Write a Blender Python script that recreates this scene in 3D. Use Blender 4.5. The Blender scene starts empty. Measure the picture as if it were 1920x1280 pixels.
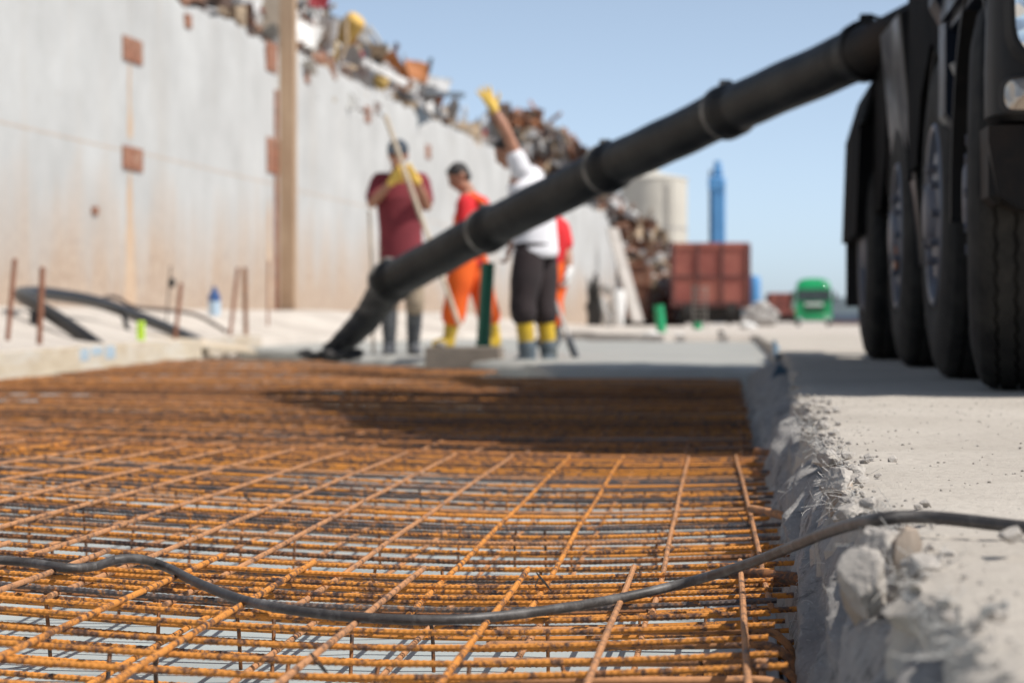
import bpy, bmesh, math, random
from mathutils import Vector, Matrix, Euler, noise
R = math.radians
random.seed(7)
sc = bpy.context.scene
COL = sc.collection

# ------------------------------------------------------------------ camera, sky, sun, exposure
F = 85.0 / 36.0 * 1920.0                        # focal length in photograph pixels
cd = bpy.data.cameras.new('camera'); cam = bpy.data.objects.new('camera', cd); COL.objects.link(cam)
cd.lens = 85.0; cd.sensor_width = 36.0; cd.clip_start = 0.05; cd.clip_end = 6000
cam.location = (0, 0, 0.2)
cam.rotation_euler = (R(90 - 0.5056), 0, R(5.105))
cd.dof.use_dof = True; cd.dof.focus_distance = 3.2; cd.dof.aperture_fstop = 7.0; cd.dof.aperture_blades = 0
sc.camera = cam
SUN = Vector((-0.70, 0.25, -1.0)).normalized()  # the way the light travels
w = bpy.data.worlds.new('World'); sc.world = w; w.use_nodes = True
nt = w.node_tree; bg = nt.nodes['Background']
sky = nt.nodes.new('ShaderNodeTexSky'); sky.sky_type = 'NISHITA'; sky.sun_disc = False
sky.sun_elevation = math.asin(-SUN.z); sky.sun_rotation = math.atan2(-SUN.x, -SUN.y)
sky.air_density = 0.42; sky.dust_density = 0.75; sky.ozone_density = 2.6; sky.altitude = 0
hsv = nt.nodes.new('ShaderNodeHueSaturation'); hsv.inputs['Saturation'].default_value = 0.68; hsv.inputs['Hue'].default_value = 0.487
nt.links.new(sky.outputs[0], hsv.inputs['Color']); nt.links.new(hsv.outputs[0], bg.inputs[0]); bg.inputs[1].default_value = 0.14
ld = bpy.data.lights.new('sun', 'SUN'); ld.energy = 3.9; ld.angle = R(0.5); ld.color = (1.0, 0.955, 0.895)
sun = bpy.data.objects.new('sun', ld); COL.objects.link(sun)
sun.rotation_euler = SUN.to_track_quat('-Z', 'Y').to_euler(); sun.location = (10, -4, 20)
sc.view_settings.view_transform = 'Standard'; sc.view_settings.look = 'None'
sc.view_settings.exposure = 0.35; sc.view_settings.gamma = 1.0
sc.cycles.use_denoising = True
sc.cycles.max_bounces = 6

CR = Euler(cam.rotation_euler).to_matrix()
def P(px, py, Y):
    """the point of the place that the photograph shows at (px, py), Y metres up the road"""
    r = CR @ Vector(((px - 960) / F, -(py - 640) / F, -1.0))
    return Vector((0, 0, 0.2)) + r * (Y / r.y)
def PZ(px, py, z):
    r = CR @ Vector(((px - 960) / F, -(py - 640) / F, -1.0))
    return Vector((0, 0, 0.2)) + r * ((z - 0.2) / r.z)
def lerp(a, b, t): return a + (b - a) * t
def clamp(t, a=0.0, b=1.0): return max(a, min(b, t))
def interp(x, tab):
    if x <= tab[0][0]: return tab[0][1]
    for (a, b), (c, d) in zip(tab, tab[1:]):
        if x <= c: return b + (d - b) * (x - a) / (c - a)
    return tab[-1][1]
def nz(x, y=0.0, z=0.0): return noise.noise(Vector((x, y, z)))

# ------------------------------------------------------------------ mesh helpers
class G:
    def __init__(s): s.v = []; s.f = []; s.m = []
    def add(s, vs, fs, mi=0):
        b = len(s.v); s.v += [tuple(v) for v in vs]
        for f in fs: s.f.append([b + i for i in f]); s.m.append(mi)
        return s
    def box(s, c, size, M=None, mi=0, ch=0.0):
        c = Vector(c); h = Vector(size) / 2
        if ch <= 0:
            vs = [Vector((sx * h.x, sy * h.y, sz * h.z)) for sz in (-1, 1) for sy in (-1, 1) for sx in (-1, 1)]
            fs = [(0, 2, 3, 1), (4, 5, 7, 6), (0, 1, 5, 4), (2, 6, 7, 3), (0, 4, 6, 2), (1, 3, 7, 5)]
        else:
            vs, fs = chbox(h, min(ch, min(h) * 0.9))
        if M is not None: vs = [M @ v for v in vs]
        return s.add([v + c for v in vs], fs, mi)
    def tube(s, pts, r, n=8, cap=True, mi=0, ref=None, tw=0.0):
        pts = [Vector(p) for p in pts]; N = len(pts); vs = []; fs = []
        up = None
        for i, p in enumerate(pts):
            t = (pts[min(i + 1, N - 1)] - pts[max(i - 1, 0)])
            t = t.normalized() if t.length > 1e-9 else Vector((0, 0, 1))
            if up is None:
                up = Vector(ref) if ref is not None else (Vector((0, 0, 1)) if abs(t.z) < 0.9 else Vector((1, 0, 0)))
            if ref is not None: up = Vector(ref)
            a = t.cross(up)
            if a.length < 1e-6: a = t.orthogonal()
            a.normalize(); b = a.cross(t).normalized(); up = b
            rr = r[i] if isinstance(r, (list, tuple)) else r
            ra, rb = rr if isinstance(rr, (list, tuple)) else (rr, rr)
            for k in range(n):
                an = 2 * math.pi * k / n + tw
                vs.append(p + a * (ra * math.cos(an)) + b * (rb * math.sin(an)))
        for i in range(N - 1):
            for k in range(n):
                k2 = (k + 1) % n
                fs.append((i * n + k, i * n + k2, (i + 1) * n + k2, (i + 1) * n + k))
        if cap:
            fs.append(tuple(range(n - 1, -1, -1))); fs.append(tuple((N - 1) * n + k for k in range(n)))
        return s.add(vs, fs, mi)
    def lathe(s, prof, c, axis='X', n=48, mi=0, fn=None, closed=False):
        """prof: list of (along axis, radius)"""
        vs = []; fs = []; c = Vector(c); m = len(prof)
        for k in range(n):
            an = 2 * math.pi * k / n
            for j, (a, r) in enumerate(prof):
                if fn: a, r = fn(j, k, a, r)
                u, v = r * math.cos(an), r * math.sin(an)
                vs.append(c + (Vector((a, u, v)) if axis == 'X' else Vector((u, a, v)) if axis == 'Y' else Vector((u, v, a))))
        for k in range(n):
            k2 = (k + 1) % n
            for j in range(m - 1 + (1 if closed else 0)):
                j2 = (j + 1) % m
                fs.append((k * m + j, k * m + j2, k2 * m + j2, k2 * m + j))
        return s.add(vs, fs, mi)
    def prism(s, poly, a0, a1, axis='X', mi=0):
        """poly in the two other axes, extruded along axis"""
        def q(a, p):
            return Vector((a, p[0], p[1])) if axis == 'X' else Vector((p[0], a, p[1])) if axis == 'Y' else Vector((p[0], p[1], a))
        n = len(poly); vs = [q(a0, p) for p in poly] + [q(a1, p) for p in poly]
        fs = [tuple(range(n)), tuple(range(2 * n - 1, n - 1, -1))] + [(i, n + i, n + (i + 1) % n, (i + 1) % n) for i in range(n)]
        return s.add(vs, fs, mi)
    def ball(s, c, rad, M=None, nu=16, nv=10, mi=0):
        vs = []; fs = []; c = Vector(c); rad = Vector(rad) if not isinstance(rad, (int, float)) else Vector((rad,) * 3)
        for j in range(1, nv):
            th = math.pi * j / nv
            for k in range(nu):
                ph = 2 * math.pi * k / nu
                vs.append(Vector((math.sin(th) * math.cos(ph) * rad.x, math.sin(th) * math.sin(ph) * rad.y, math.cos(th) * rad.z)))
        vs.append(Vector((0, 0, rad.z))); vs.append(Vector((0, 0, -rad.z))); T, B = len(vs) - 2, len(vs) - 1
        for j in range(nv - 2):
            for k in range(nu):
                k2 = (k + 1) % nu
                fs.append((j * nu + k, (j + 1) * nu + k, (j + 1) * nu + k2, j * nu + k2))
        for k in range(nu):
            k2 = (k + 1) % nu
            fs.append((T, k, k2)); fs.append((B, (nv - 2) * nu + k2, (nv - 2) * nu + k))
        if M is not None: vs = [M @ v for v in vs]
        return s.add([v + c for v in vs], fs, mi)
    def grid(s, xs, ys, fn, mi=0, keep=None):
        nx = len(xs); vs = [fn(x, y) for y in ys for x in xs]; fs = []
        for j in range(len(ys) - 1):
            for i in range(nx - 1):
                if keep and not keep(xs[i], ys[j]): continue
                fs.append((j * nx + i, j * nx + i + 1, (j + 1) * nx + i + 1, (j + 1) * nx + i))
        return s.add(vs, fs, mi)
def chbox(h, c):
    vs = []; idx = {}
    for sx in (-1, 1):
        for sy in (-1, 1):
            for sz in (-1, 1):
                for ax in range(3):
                    d = [sx * h.x, sy * h.y, sz * h.z]
                    for o in range(3):
                        if o != ax: d[o] -= (sx, sy, sz)[o] * c
                    idx[(sx, sy, sz, ax)] = len(vs); vs.append(Vector(d))
    fs = []
    for ax in range(3):
        o1, o2 = [o for o in range(3) if o != ax]
        for sg in (-1, 1):
            f = []
            for a, b in ((-1, -1), (1, -1), (1, 1), (-1, 1)):
                k = [0, 0, 0]; k[ax] = sg; k[o1] = a; k[o2] = b
                f.append(idx[tuple(k) + (ax,)])
            fs.append(f)
    for ax in range(3):
        o1, o2 = [o for o in range(3) if o != ax]
        for a in (-1, 1):
            for b in (-1, 1):
                f = []
                for sg, fa in ((-1, o1), (-1, o2), (1, o2), (1, o1)):
                    k = [0, 0, 0]; k[ax] = sg; k[o1] = a; k[o2] = b
                    f.append(idx[tuple(k) + (fa,)])
                fs.append(f)
    for sx in (-1, 1):
        for sy in (-1, 1):
            for sz in (-1, 1): fs.append([idx[(sx, sy, sz, a)] for a in range(3)])
    return vs, fs
def fix_normals(me):
    bm = bmesh.new(); bm.from_mesh(me); bmesh.ops.recalc_face_normals(bm, faces=bm.faces); bm.to_mesh(me); bm.free()
def obj(name, g, mats, parent=None, smooth=True, label=None, cat=None, group=None, kind=None, fixn=True, sharp=40):
    me = bpy.data.meshes.new(name)
    vs = g.v
    base = Vector((0, 0, 0))
    if parent is None and kind is None and vs:
        xs = [v[0] for v in vs]; ys = [v[1] for v in vs]; zs = [v[2] for v in vs]
        base = Vector(((min(xs) + max(xs)) / 2, (min(ys) + max(ys)) / 2, min(zs)))
        vs = [(v[0] - base.x, v[1] - base.y, v[2] - base.z) for v in vs]
    me.from_pydata(vs, [], g.f); me.update()
    if not isinstance(mats, (list, tuple)): mats = [mats]
    for m in mats: me.materials.append(m)
    if len(mats) > 1: me.polygons.foreach_set('material_index', g.m)
    if fixn: fix_normals(me)
    if smooth:
        me.polygons.foreach_set('use_smooth', [True] * len(me.polygons))
        try: me.set_sharp_from_angle(angle=R(sharp))
        except Exception: pass
    o = bpy.data.objects.new(name, me); COL.objects.link(o); o.location = base
    if parent is not None:
        o.parent = parent
        root = parent; off = Vector(parent.location)
        while root.parent is not None: root = root.parent
        o.matrix_parent_inverse = Matrix.Translation(-root.location) if parent is root else Matrix.Identity(4)
    tag(o, label, cat, group, kind)
    return o
def tag(o, label=None, cat=None, group=None, kind=None):
    if label: o['label'] = label
    if cat: o['category'] = cat
    if group: o['group'] = group
    if kind: o['kind'] = kind
    return o
def thing(name, label, cat, loc, group=None):
    o = bpy.data.objects.new(name, None); COL.objects.link(o); o.location = loc
    return tag(o, label, cat, group)
def bake(o, voxel, it=4, fac=0.5):
    m = o.modifiers.new('r', 'REMESH'); m.mode = 'VOXEL'; m.voxel_size = voxel; m.use_smooth_shade = True
    s = o.modifiers.new('s', 'SMOOTH'); s.iterations = it; s.factor = fac
    bpy.context.view_layer.update()
    me = bpy.data.meshes.new_from_object(o.evaluated_get(bpy.context.evaluated_depsgraph_get()))
    o.modifiers.clear(); old = o.data; o.data = me
    if not me.materials:
        for mt in old.materials: me.materials.append(mt)
    me.polygons.foreach_set('use_smooth', [True] * len(me.polygons))
    bpy.data.meshes.remove(old); me.name = o.name
    return o
def spline(pts, step=0.02):
    pts = [Vector(p) for p in pts]; out = []
    q = [pts[0] * 2 - pts[1]] + pts + [pts[-1] * 2 - pts[-2]]
    for i in range(1, len(q) - 2):
        p0, p1, p2, p3 = q[i - 1:i + 3]
        n = max(2, int((p2 - p1).length / step))
        for k in range(n):
            t = k / n
            out.append(0.5 * ((2 * p1) + (p2 - p0) * t + (2 * p0 - 5 * p1 + 4 * p2 - p3) * t * t + (3 * p1 - p0 - 3 * p2 + p3) * t ** 3))
    out.append(pts[-1]); return out
def rock(c, rad, seed, sub=3, amp=0.35, fr=1.6, M=None):
    bm = bmesh.new(); bmesh.ops.create_icosphere(bm, subdivisions=sub, radius=1.0)
    vs = []
    for v in bm.verts:
        p = v.co.normalized()
        # chop by a few random planes for flat broken faces
        r = 1.0
        rnd = random.Random(seed)
        for _ in range(9):
            n = Vector((rnd.gauss(0, 1), rnd.gauss(0, 1), rnd.gauss(0, 1))).normalized(); dd = rnd.uniform(0.5, 0.85)
            k = p.dot(n)
            if k > 1e-3: r = min(r, dd / k)
        r *= 1 + amp * 0.35 * nz(p.x * fr * 3 + seed, p.y * fr * 3, p.z * fr * 3)
        q = Vector((p.x * r * rad[0], p.y * r * rad[1], p.z * r * rad[2]))
        vs.append((M @ q if M is not None else q) + Vector(c))
    fs = [[v.index for v in f.verts] for f in bm.faces]; bm.free()
    return vs, fs

# ------------------------------------------------------------------ materials
def new_mat(name):
    m = bpy.data.materials.new(name); m.use_nodes = True
    t = m.node_tree; b = t.nodes['Principled BSDF']
    return m, t, b
def N(t, typ, **kw):
    n = t.nodes.new(typ)
    for k, v in kw.items():
        if k.startswith('i_'):
            key = k[2:]; key = int(key) if key.isdigit() else key
            n.inputs[key].default_value = v
        else: setattr(n, k, v)
    return n
def L(t, a, b): t.links.new(a, b)
def ramp(t, src, stops, interp='LINEAR'):
    r = t.nodes.new('ShaderNodeValToRGB'); r.color_ramp.interpolation = interp
    e = r.color_ramp.elements
    while len(e) > 1: e.remove(e[-1])
    e[0].position = stops[0][0]; e[0].color = tuple(stops[0][1]) + (1,)
    for p, c in stops[1:]:
        q = e.new(p); q.color = tuple(c) + (1,)
    L(t, src, r.inputs[0]); return r.outputs[0]
def coords(t, scale=(1, 1, 1), kind='Object'):
    tc = N(t, 'ShaderNodeTexCoord'); mp = N(t, 'ShaderNodeMapping'); mp.inputs['Scale'].default_value = scale
    L(t, tc.outputs[kind], mp.inputs[0]); return mp.outputs[0]
def nse(t, co, scale, detail=6, rough=0.6, dist=0.0):
    n = N(t, 'ShaderNodeTexNoise'); n.inputs['Scale'].default_value = scale; n.inputs['Detail'].default_value = detail
    n.inputs['Roughness'].default_value = rough; n.inputs['Distortion'].default_value = dist
    L(t, co, n.inputs['Vector']); return n.outputs['Fac']
def mix(t, fac, a, b, mode='MIX'):
    n = N(t, 'ShaderNodeMix', data_type='RGBA', blend_type=mode)
    if isinstance(fac, (int, float)): n.inputs[0].default_value = fac
    else: L(t, fac, n.inputs[0])
    for s, v in ((6, a), (7, b)):
        if isinstance(v, (tuple, list)): n.inputs[s].default_value = tuple(v)[:3] + (1,)
        else: L(t, v, n.inputs[s])
    return n.outputs[2]
def bump(t, b, h, strength=0.3, dist=0.01):
    n = N(t, 'ShaderNodeBump'); n.inputs['Strength'].default_value = strength; n.inputs['Distance'].default_value = dist
    L(t, h, n.inputs['Height']); L(t, n.outputs[0], b.inputs['Normal']); return n
def simple(name, c1, c2=None, rough=0.7, scale=8, bmp=0.15, bdist=0.01, metal=0.0, contrast=(0.35, 0.65), co_scale=(1, 1, 1), spec=0.5, dirt=None, dirt_amt=0.5):
    m, t, b = new_mat(name); co = coords(t, co_scale)
    f = nse(t, co, scale, 7, 0.62)
    c2 = c2 or tuple(x * 0.75 for x in c1)
    col = ramp(t, f, [(contrast[0], c2), (contrast[1], c1)])
    if dirt:
        f2 = nse(t, co, scale * 0.35, 5, 0.7, 0.5)
        k = ramp(t, f2, [(0.48, (0, 0, 0)), (0.7, (dirt_amt,) * 3)])
        col = mix(t, k, col, dirt)
    L(t, col, b.inputs['Base Color'])
    b.inputs['Roughness'].default_value = rough; b.inputs['Metallic'].default_value = metal
    b.inputs['Specular IOR Level'].default_value = spec
    if bmp: bump(t, b, nse(t, co, scale * 4, 6, 0.65), bmp, bdist)
    return m

def m_rust(name, orange, dark, mid, th=0.5, ribs=True):
    m, t, b = new_mat(name)
    tc = N(t, 'ShaderNodeTexCoord'); co = tc.outputs['Object']
    g = N(t, 'ShaderNodeNewGeometry')
    f = nse(t, g.outputs['Position'], 62, 8, 0.68, 0.4)
    mp = N(t, 'ShaderNodeMapping'); mp.inputs['Scale'].default_value = (0.35, 1.6, 1.0); L(t, g.outputs['Position'], mp.inputs[0])
    f2 = nse(t, mp.outputs[0], 7, 4, 0.6)
    f3 = nse(t, g.outputs['Position'], 420, 3, 0.6)
    ad = N(t, 'ShaderNodeMath', operation='MULTIPLY_ADD'); L(t, f2, ad.inputs[0]); ad.inputs[1].default_value = 0.40; L(t, f, ad.inputs[2])
    ad2 = N(t, 'ShaderNodeMath', operation='MULTIPLY_ADD'); L(t, f3, ad2.inputs[0]); ad2.inputs[1].default_value = 0.18; L(t, ad.outputs[0], ad2.inputs[2])
    s = th + 0.29
    col = ramp(t, ad2.outputs[0], [(s - 0.16, dark), (s - 0.03, mid), (s + 0.02, orange), (s + 0.22, tuple(x * 1.25 for x in orange))])
    L(t, col, b.inputs['Base Color'])
    rr = ramp(t, ad2.outputs[0], [(s - 0.1, (0.42,) * 3), (s + 0.03, (0.85,) * 3)]); L(t, rr, b.inputs['Roughness'])
    mt = ramp(t, ad2.outputs[0], [(s - 0.14, (0.35,) * 3), (s - 0.02, (0.0,) * 3)]); L(t, mt, b.inputs['Metallic'])
    bump(t, b, nse(t, g.outputs['Position'], 900, 4, 0.6), 0.35, 0.0006)
    return m
MRUST = m_rust('rust_orange', (0.56, 0.215, 0.036), (0.05, 0.04, 0.042), (0.21, 0.092, 0.038), 0.48)
MRUST2 = m_rust('rust_brown', (0.43, 0.205, 0.09), (0.10, 0.068, 0.058), (0.27, 0.14, 0.075), 0.465)
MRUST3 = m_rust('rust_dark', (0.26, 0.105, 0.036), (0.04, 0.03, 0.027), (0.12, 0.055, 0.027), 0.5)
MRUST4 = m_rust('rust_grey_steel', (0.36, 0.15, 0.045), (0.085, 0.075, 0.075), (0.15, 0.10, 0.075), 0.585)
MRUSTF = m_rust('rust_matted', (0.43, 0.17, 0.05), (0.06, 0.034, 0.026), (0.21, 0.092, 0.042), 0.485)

def m_slab():
    m, t, b = new_mat('dusty_concrete'); co = coords(t)
    f = nse(t, co, 1.1, 8, 0.62, 0.3); f2 = nse(t, co, 55, 6, 0.7); f3 = nse(t, co, 260, 4, 0.6)
    c = ramp(t, f, [(0.3, (0.37, 0.33, 0.28)), (0.5, (0.465, 0.42, 0.362)), (0.7, (0.535, 0.488, 0.425))])
    c = mix(t, ramp(t, f2, [(0.38, (0.55,) * 3), (0.5, (0, 0, 0))]), c, (0.33, 0.29, 0.25))
    v = N(t, 'ShaderNodeTexVoronoi'); v.inputs['Scale'].default_value = 210; L(t, co, v.inputs['Vector'])
    k = ramp(t, v.outputs['Distance'], [(0.06, (1, 1, 1)), (0.16, (0, 0, 0))])
    k2 = mix(t, 1.0, k, ramp(t, f2, [(0.5, (0, 0, 0)), (0.62, (0.7,) * 3)]), 'MULTIPLY')
    c = mix(t, k2, c, (0.20, 0.17, 0.145))
    co2 = coords(t, (0.55, 5.0, 1)); f5 = nse(t, co2, 2.2, 5, 0.6)
    c = mix(t, ramp(t, f5, [(0.5, (0, 0, 0)), (0.75, (0.35,) * 3)]), c, (0.42, 0.37, 0.32))
    L(t, c, b.inputs['Base Color']); b.inputs['Roughness'].default_value = 0.95; b.inputs['Specular IOR Level'].default_value = 0.2
    a = N(t, 'ShaderNodeMath', operation='MULTIPLY_ADD'); L(t, f3, a.inputs[0]); a.inputs[1].default_value = 0.5; L(t, f2, a.inputs[2])
    bump(t, b, a.outputs[0], 0.55, 0.006)
    return m
MSLAB = m_slab()
MGROUND = simple('pale_ground', (0.56, 0.505, 0.44), (0.42, 0.37, 0.32), 0.95, 0.9, 0.4, 0.02, dirt=(0.36, 0.31, 0.26), dirt_amt=0.4)
MMEMB = simple('pale_membrane', (0.45, 0.495, 0.485), (0.35, 0.39, 0.385), 0.55, 3.0, 0.1, 0.01, dirt=(0.36, 0.36, 0.33), dirt_amt=0.5)
MPOUR = simple('wet_concrete', (0.385, 0.375, 0.335), (0.31, 0.305, 0.275), 0.6, 1.2, 0.12, 0.02)
def m_textile():
    m, t, b = new_mat('grey_geotextile'); co = coords(t)
    f = nse(t, co, 7, 6, 0.6, 0.6); f2 = nse(t, coords(t, (1, 0.35, 1)), 150, 5, 0.75, 1.2); f4 = nse(t, co, 28, 6, 0.7, 0.4)
    c = ramp(t, f, [(0.3, (0.20, 0.185, 0.172)), (0.6, (0.32, 0.30, 0.278)), (0.75, (0.40, 0.375, 0.345))])
    c = mix(t, ramp(t, f2, [(0.56, (0, 0, 0)), (0.66, (0.75,) * 3)]), c, (0.46, 0.44, 0.41))
    c = mix(t, ramp(t, f4, [(0.36, (0.75,) * 3), (0.46, (0, 0, 0))]), c, (0.08, 0.073, 0.07))
    L(t, c, b.inputs['Base Color']); b.inputs['Roughness'].default_value = 0.95
    a = N(t, 'ShaderNodeMath', operation='ADD'); L(t, f2, a.inputs[0]); L(t, f4, a.inputs[1])
    bump(t, b, a.outputs[0], 0.6, 0.004)
    return m
MTEXT = m_textile()
def m_wall():
    m, t, b = new_mat('stained_wall_concrete')
    g = N(t, 'ShaderNodeNewGeometry'); mp = N(t, 'ShaderNodeMapping'); L(t, g.outputs['Position'], mp.inputs[0])
    co = mp.outputs[0]
    sx = N(t, 'ShaderNodeSeparateXYZ'); L(t, co, sx.inputs[0])
    mp2 = N(t, 'ShaderNodeMapping'); mp2.inputs['Scale'].default_value = (1, 1, 0.16); L(t, g.outputs['Position'], mp2.inputs[0])
    f = nse(t, co, 0.8, 7, 0.6); streak = nse(t, mp2.outputs[0], 1.6, 6, 0.62); fine = nse(t, co, 9, 6, 0.7)
    c = ramp(t, f, [(0.32, (0.39, 0.39, 0.38)), (0.68, (0.50, 0.505, 0.495))])
    c = mix(t, ramp(t, streak, [(0.55, (0, 0, 0)), (0.78, (0.3,) * 3)]), c, (0.44, 0.38, 0.31))
    c = mix(t, ramp(t, fine, [(0.62, (0, 0, 0)), (0.74, (0.6,) * 3)]), c, (0.33, 0.265, 0.20))
    # splashed rusty dirt on the lowest metre and a half, with its own ragged outline
    a = N(t, 'ShaderNodeMath', operation='MULTIPLY_ADD'); L(t, streak, a.inputs[0]); a.inputs[1].default_value = -2.6; L(t, sx.outputs[2], a.inputs[2])
    a2 = N(t, 'ShaderNodeMath', operation='MULTIPLY_ADD'); L(t, f, a2.inputs[0]); a2.inputs[1].default_value = -1.4; L(t, a.outputs[0], a2.inputs[2])
    mr = N(t, 'ShaderNodeMapRange'); mr.inputs['From Min'].default_value = -1.32; mr.inputs['From Max'].default_value = 0.12
    mr.inputs['To Min'].default_value = 0.97; mr.inputs['To Max'].default_value = 0.0; L(t, a2.outputs[0], mr.inputs[0])
    c = mix(t, mr.outputs[0], c, ramp(t, fine, [(0.35, (0.35, 0.255, 0.185)), (0.65, (0.47, 0.37, 0.285))]))
    L(t, c, b.inputs['Base Color']); b.inputs['Roughness'].default_value = 0.9
    bump(t, b, fine, 0.3, 0.02)
    return m
MWALL = m_wall()
MPLATE = simple('rust_plate', (0.33, 0.145, 0.085), (0.20, 0.085, 0.05), 0.9, 7, 0.4, 0.01, dirt=(0.40, 0.30, 0.22), dirt_amt=0.5)
MSTAIN = simple('rust_streak', (0.46, 0.31, 0.20), (0.53, 0.41, 0.30), 0.9, 3)
MPOST = simple('tan_steel', (0.47, 0.335, 0.22), (0.34, 0.22, 0.135), 0.8, 2.5, co_scale=(1, 1, 0.3))
MWOOD = simple('pale_timber', (0.60, 0.50, 0.37), (0.50, 0.40, 0.28), 0.8, 2.2, co_scale=(1, 1, 6), dirt=(0.62, 0.58, 0.52), dirt_amt=0.8)
MWOODG = simple('grey_timber', (0.26, 0.215, 0.17), (0.19, 0.155, 0.125), 0.85, 6)
MPOLE = simple('pole_wood', (0.62, 0.52, 0.40), (0.50, 0.41, 0.30), 0.6, 6)
MHOSE = simple('black_rubber', (0.0055, 0.0055, 0.0065), (0.0035, 0.0035, 0.004), 0.42, 7, 0.5, 0.012, dirt=(0.11, 0.10, 0.088), dirt_amt=0.24, spec=0.2)
MHOSEW = simple('cement_smeared_rubber', (0.012, 0.010, 0.009), (0.007, 0.006, 0.0055), 0.5, 14, 0.6, 0.02, dirt=(0.15, 0.135, 0.12), dirt_amt=0.6)
MBAND = simple('clamp_steel', (0.34, 0.315, 0.275), (0.10, 0.09, 0.08), 0.55, 9, metal=0.2)
MBLACKPIPE = simple('black_plastic_pipe', (0.02, 0.019, 0.02), (0.012, 0.0115, 0.012), 0.4, 5)
MCABLE = simple('black_cable', (0.062, 0.055, 0.05), (0.038, 0.034, 0.032), 0.5, 60, 0.3, 0.001, dirt=(0.24, 0.225, 0.21), dirt_amt=0.55)
def m_tyre():
    m, t, b = new_mat('tyre_rubber'); co = coords(t)
    f = nse(t, co, 10, 7, 0.65)
    c = ramp(t, f, [(0.35, (0.016, 0.0155, 0.015)), (0.68, (0.042, 0.039, 0.034))])
    L(t, c, b.inputs['Base Color']); b.inputs['Roughness'].default_value = 0.8; b.inputs['Specular IOR Level'].default_value = 0.2
    bump(t, b, nse(t, coords(t, (1, 1, 1)), 70, 4), 0.3, 0.004)
    return m
MTYRE = m_tyre()
def paint(name, c, rough=0.25, dirt=(0.14, 0.115, 0.095), amt=0.5, spec=0.5):
    m, t, b = new_mat(name); co = coords(t)
    f = nse(t, co, 2.2, 7, 0.65, 0.4); f2 = nse(t, co, 26, 5, 0.7)
    k = ramp(t, f, [(0.42, (0, 0, 0)), (0.72, (amt,) * 3)])
    k = mix(t, ramp(t, f2, [(0.55, (0, 0, 0)), (0.72, (amt,) * 3)]), k, (amt,) * 3)
    L(t, mix(t, k, c, dirt), b.inputs['Base Color']); b.inputs['Specular IOR Level'].default_value = spec
    L(t, ramp(t, f, [(0.4, (rough,) * 3), (0.75, (0.7,) * 3)]), b.inputs['Roughness'])
    return m
MMATTE = paint('matt_black_underbody', (0.005, 0.005, 0.0055), 0.8, (0.03, 0.025, 0.02), 0.3, 0.03)
MNAVY = paint('dark_navy_paint', (0.004, 0.009, 0.02), 0.3, (0.04, 0.034, 0.03), amt=0.15, spec=0.15)
MBLACK = paint('dusty_black_plastic', (0.012, 0.0115, 0.0115), 0.5, (0.06, 0.052, 0.045), 0.35, 0.2)
MCHASS = paint('dirty_chassis', (0.009, 0.008, 0.0075), 0.6, (0.075, 0.045, 0.028), 0.4, 0.15)
MRIM = paint('dirty_rim_steel', (0.12, 0.13, 0.155), 0.4, (0.11, 0.07, 0.055), 0.6)
MDRUM = paint('pale_drum_paint', (0.45, 0.45, 0.43), 0.4, (0.25, 0.2, 0.16), 0.5)
def m_glass(name, c=(0.8, 0.82, 0.82), rough=0.08):
    m, t, b = new_mat(name); b.inputs['Base Color'].default_value = tuple(c) + (1,)
    b.inputs['Roughness'].default_value = rough; b.inputs['Metallic'].default_value = 0.85
    co = coords(t); v = N(t, 'ShaderNodeTexVoronoi'); v.inputs['Scale'].default_value = 22; L(t, co, v.inputs['Vector'])
    bump(t, b, v.outputs['Distance'], 0.6, 0.01); return m
MLAMP = m_glass('lamp_reflector')
MLENS = m_glass('dull_lamp', (0.42, 0.36, 0.30), 0.25)
def m_wind():
    m, t, b = new_mat('dark_glass'); f = nse(t, coords(t), 1.5)
    L(t, ramp(t, f, [(0.3, (0.02, 0.03, 0.03)), (0.7, (0.05, 0.07, 0.07))]), b.inputs['Base Color']); b.inputs['Roughness'].default_value = 0.08; return m
MWIND = m_wind()
MGREEN = simple('green_truck_paint', (0.015, 0.34, 0.115), (0.01, 0.26, 0.09), 0.3, 2, 0)
MGREENP = simple('green_plastic', (0.006, 0.12, 0.065), (0.004, 0.09, 0.05), 0.45, 5, 0.1)
MGREENB = simple('bright_green_plastic', (0.01, 0.36, 0.14), (0.01, 0.26, 0.10), 0.5, 5, 0)
MWAGON = simple('oxide_red', (0.36, 0.115, 0.085), (0.25, 0.07, 0.055), 0.85, 0.9, 0.3, 0.03, dirt=(0.40, 0.17, 0.11), dirt_amt=0.6)
MWAGOND = simple('wagon_frame', (0.17, 0.06, 0.05), (0.10, 0.04, 0.035), 0.85, 2)
MDARK = simple('greasy_black', (0.02, 0.018, 0.017), (0.03, 0.026, 0.022), 0.8, 3)
MSILO = simple('silo_cream', (0.56, 0.53, 0.46), (0.48, 0.45, 0.39), 0.8, 0.5, 0.1)
MBLUE = simple('crane_blue', (0.10, 0.30, 0.58), (0.08, 0.24, 0.48), 0.5, 0.8, 0.1)
MWHITE = simple('white_plastic', (0.78, 0.77, 0.74), (0.66, 0.65, 0.62), 0.6, 4)
MGREY = simple('grey_concrete', (0.44, 0.42, 0.39), (0.34, 0.32, 0.30), 0.9, 5, 0.4)
MCHUNK = simple('broken_concrete', (0.48, 0.44, 0.39), (0.32, 0.29, 0.26), 0.95, 20, 0.8, 0.006, dirt=(0.27, 0.24, 0.215), dirt_amt=0.7)
MBRWOOD = simple('split_wood', (0.50, 0.42, 0.34), (0.28, 0.21, 0.155), 0.9, 9, 0.6, 0.004, co_scale=(1, 1, 0.2))
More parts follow.
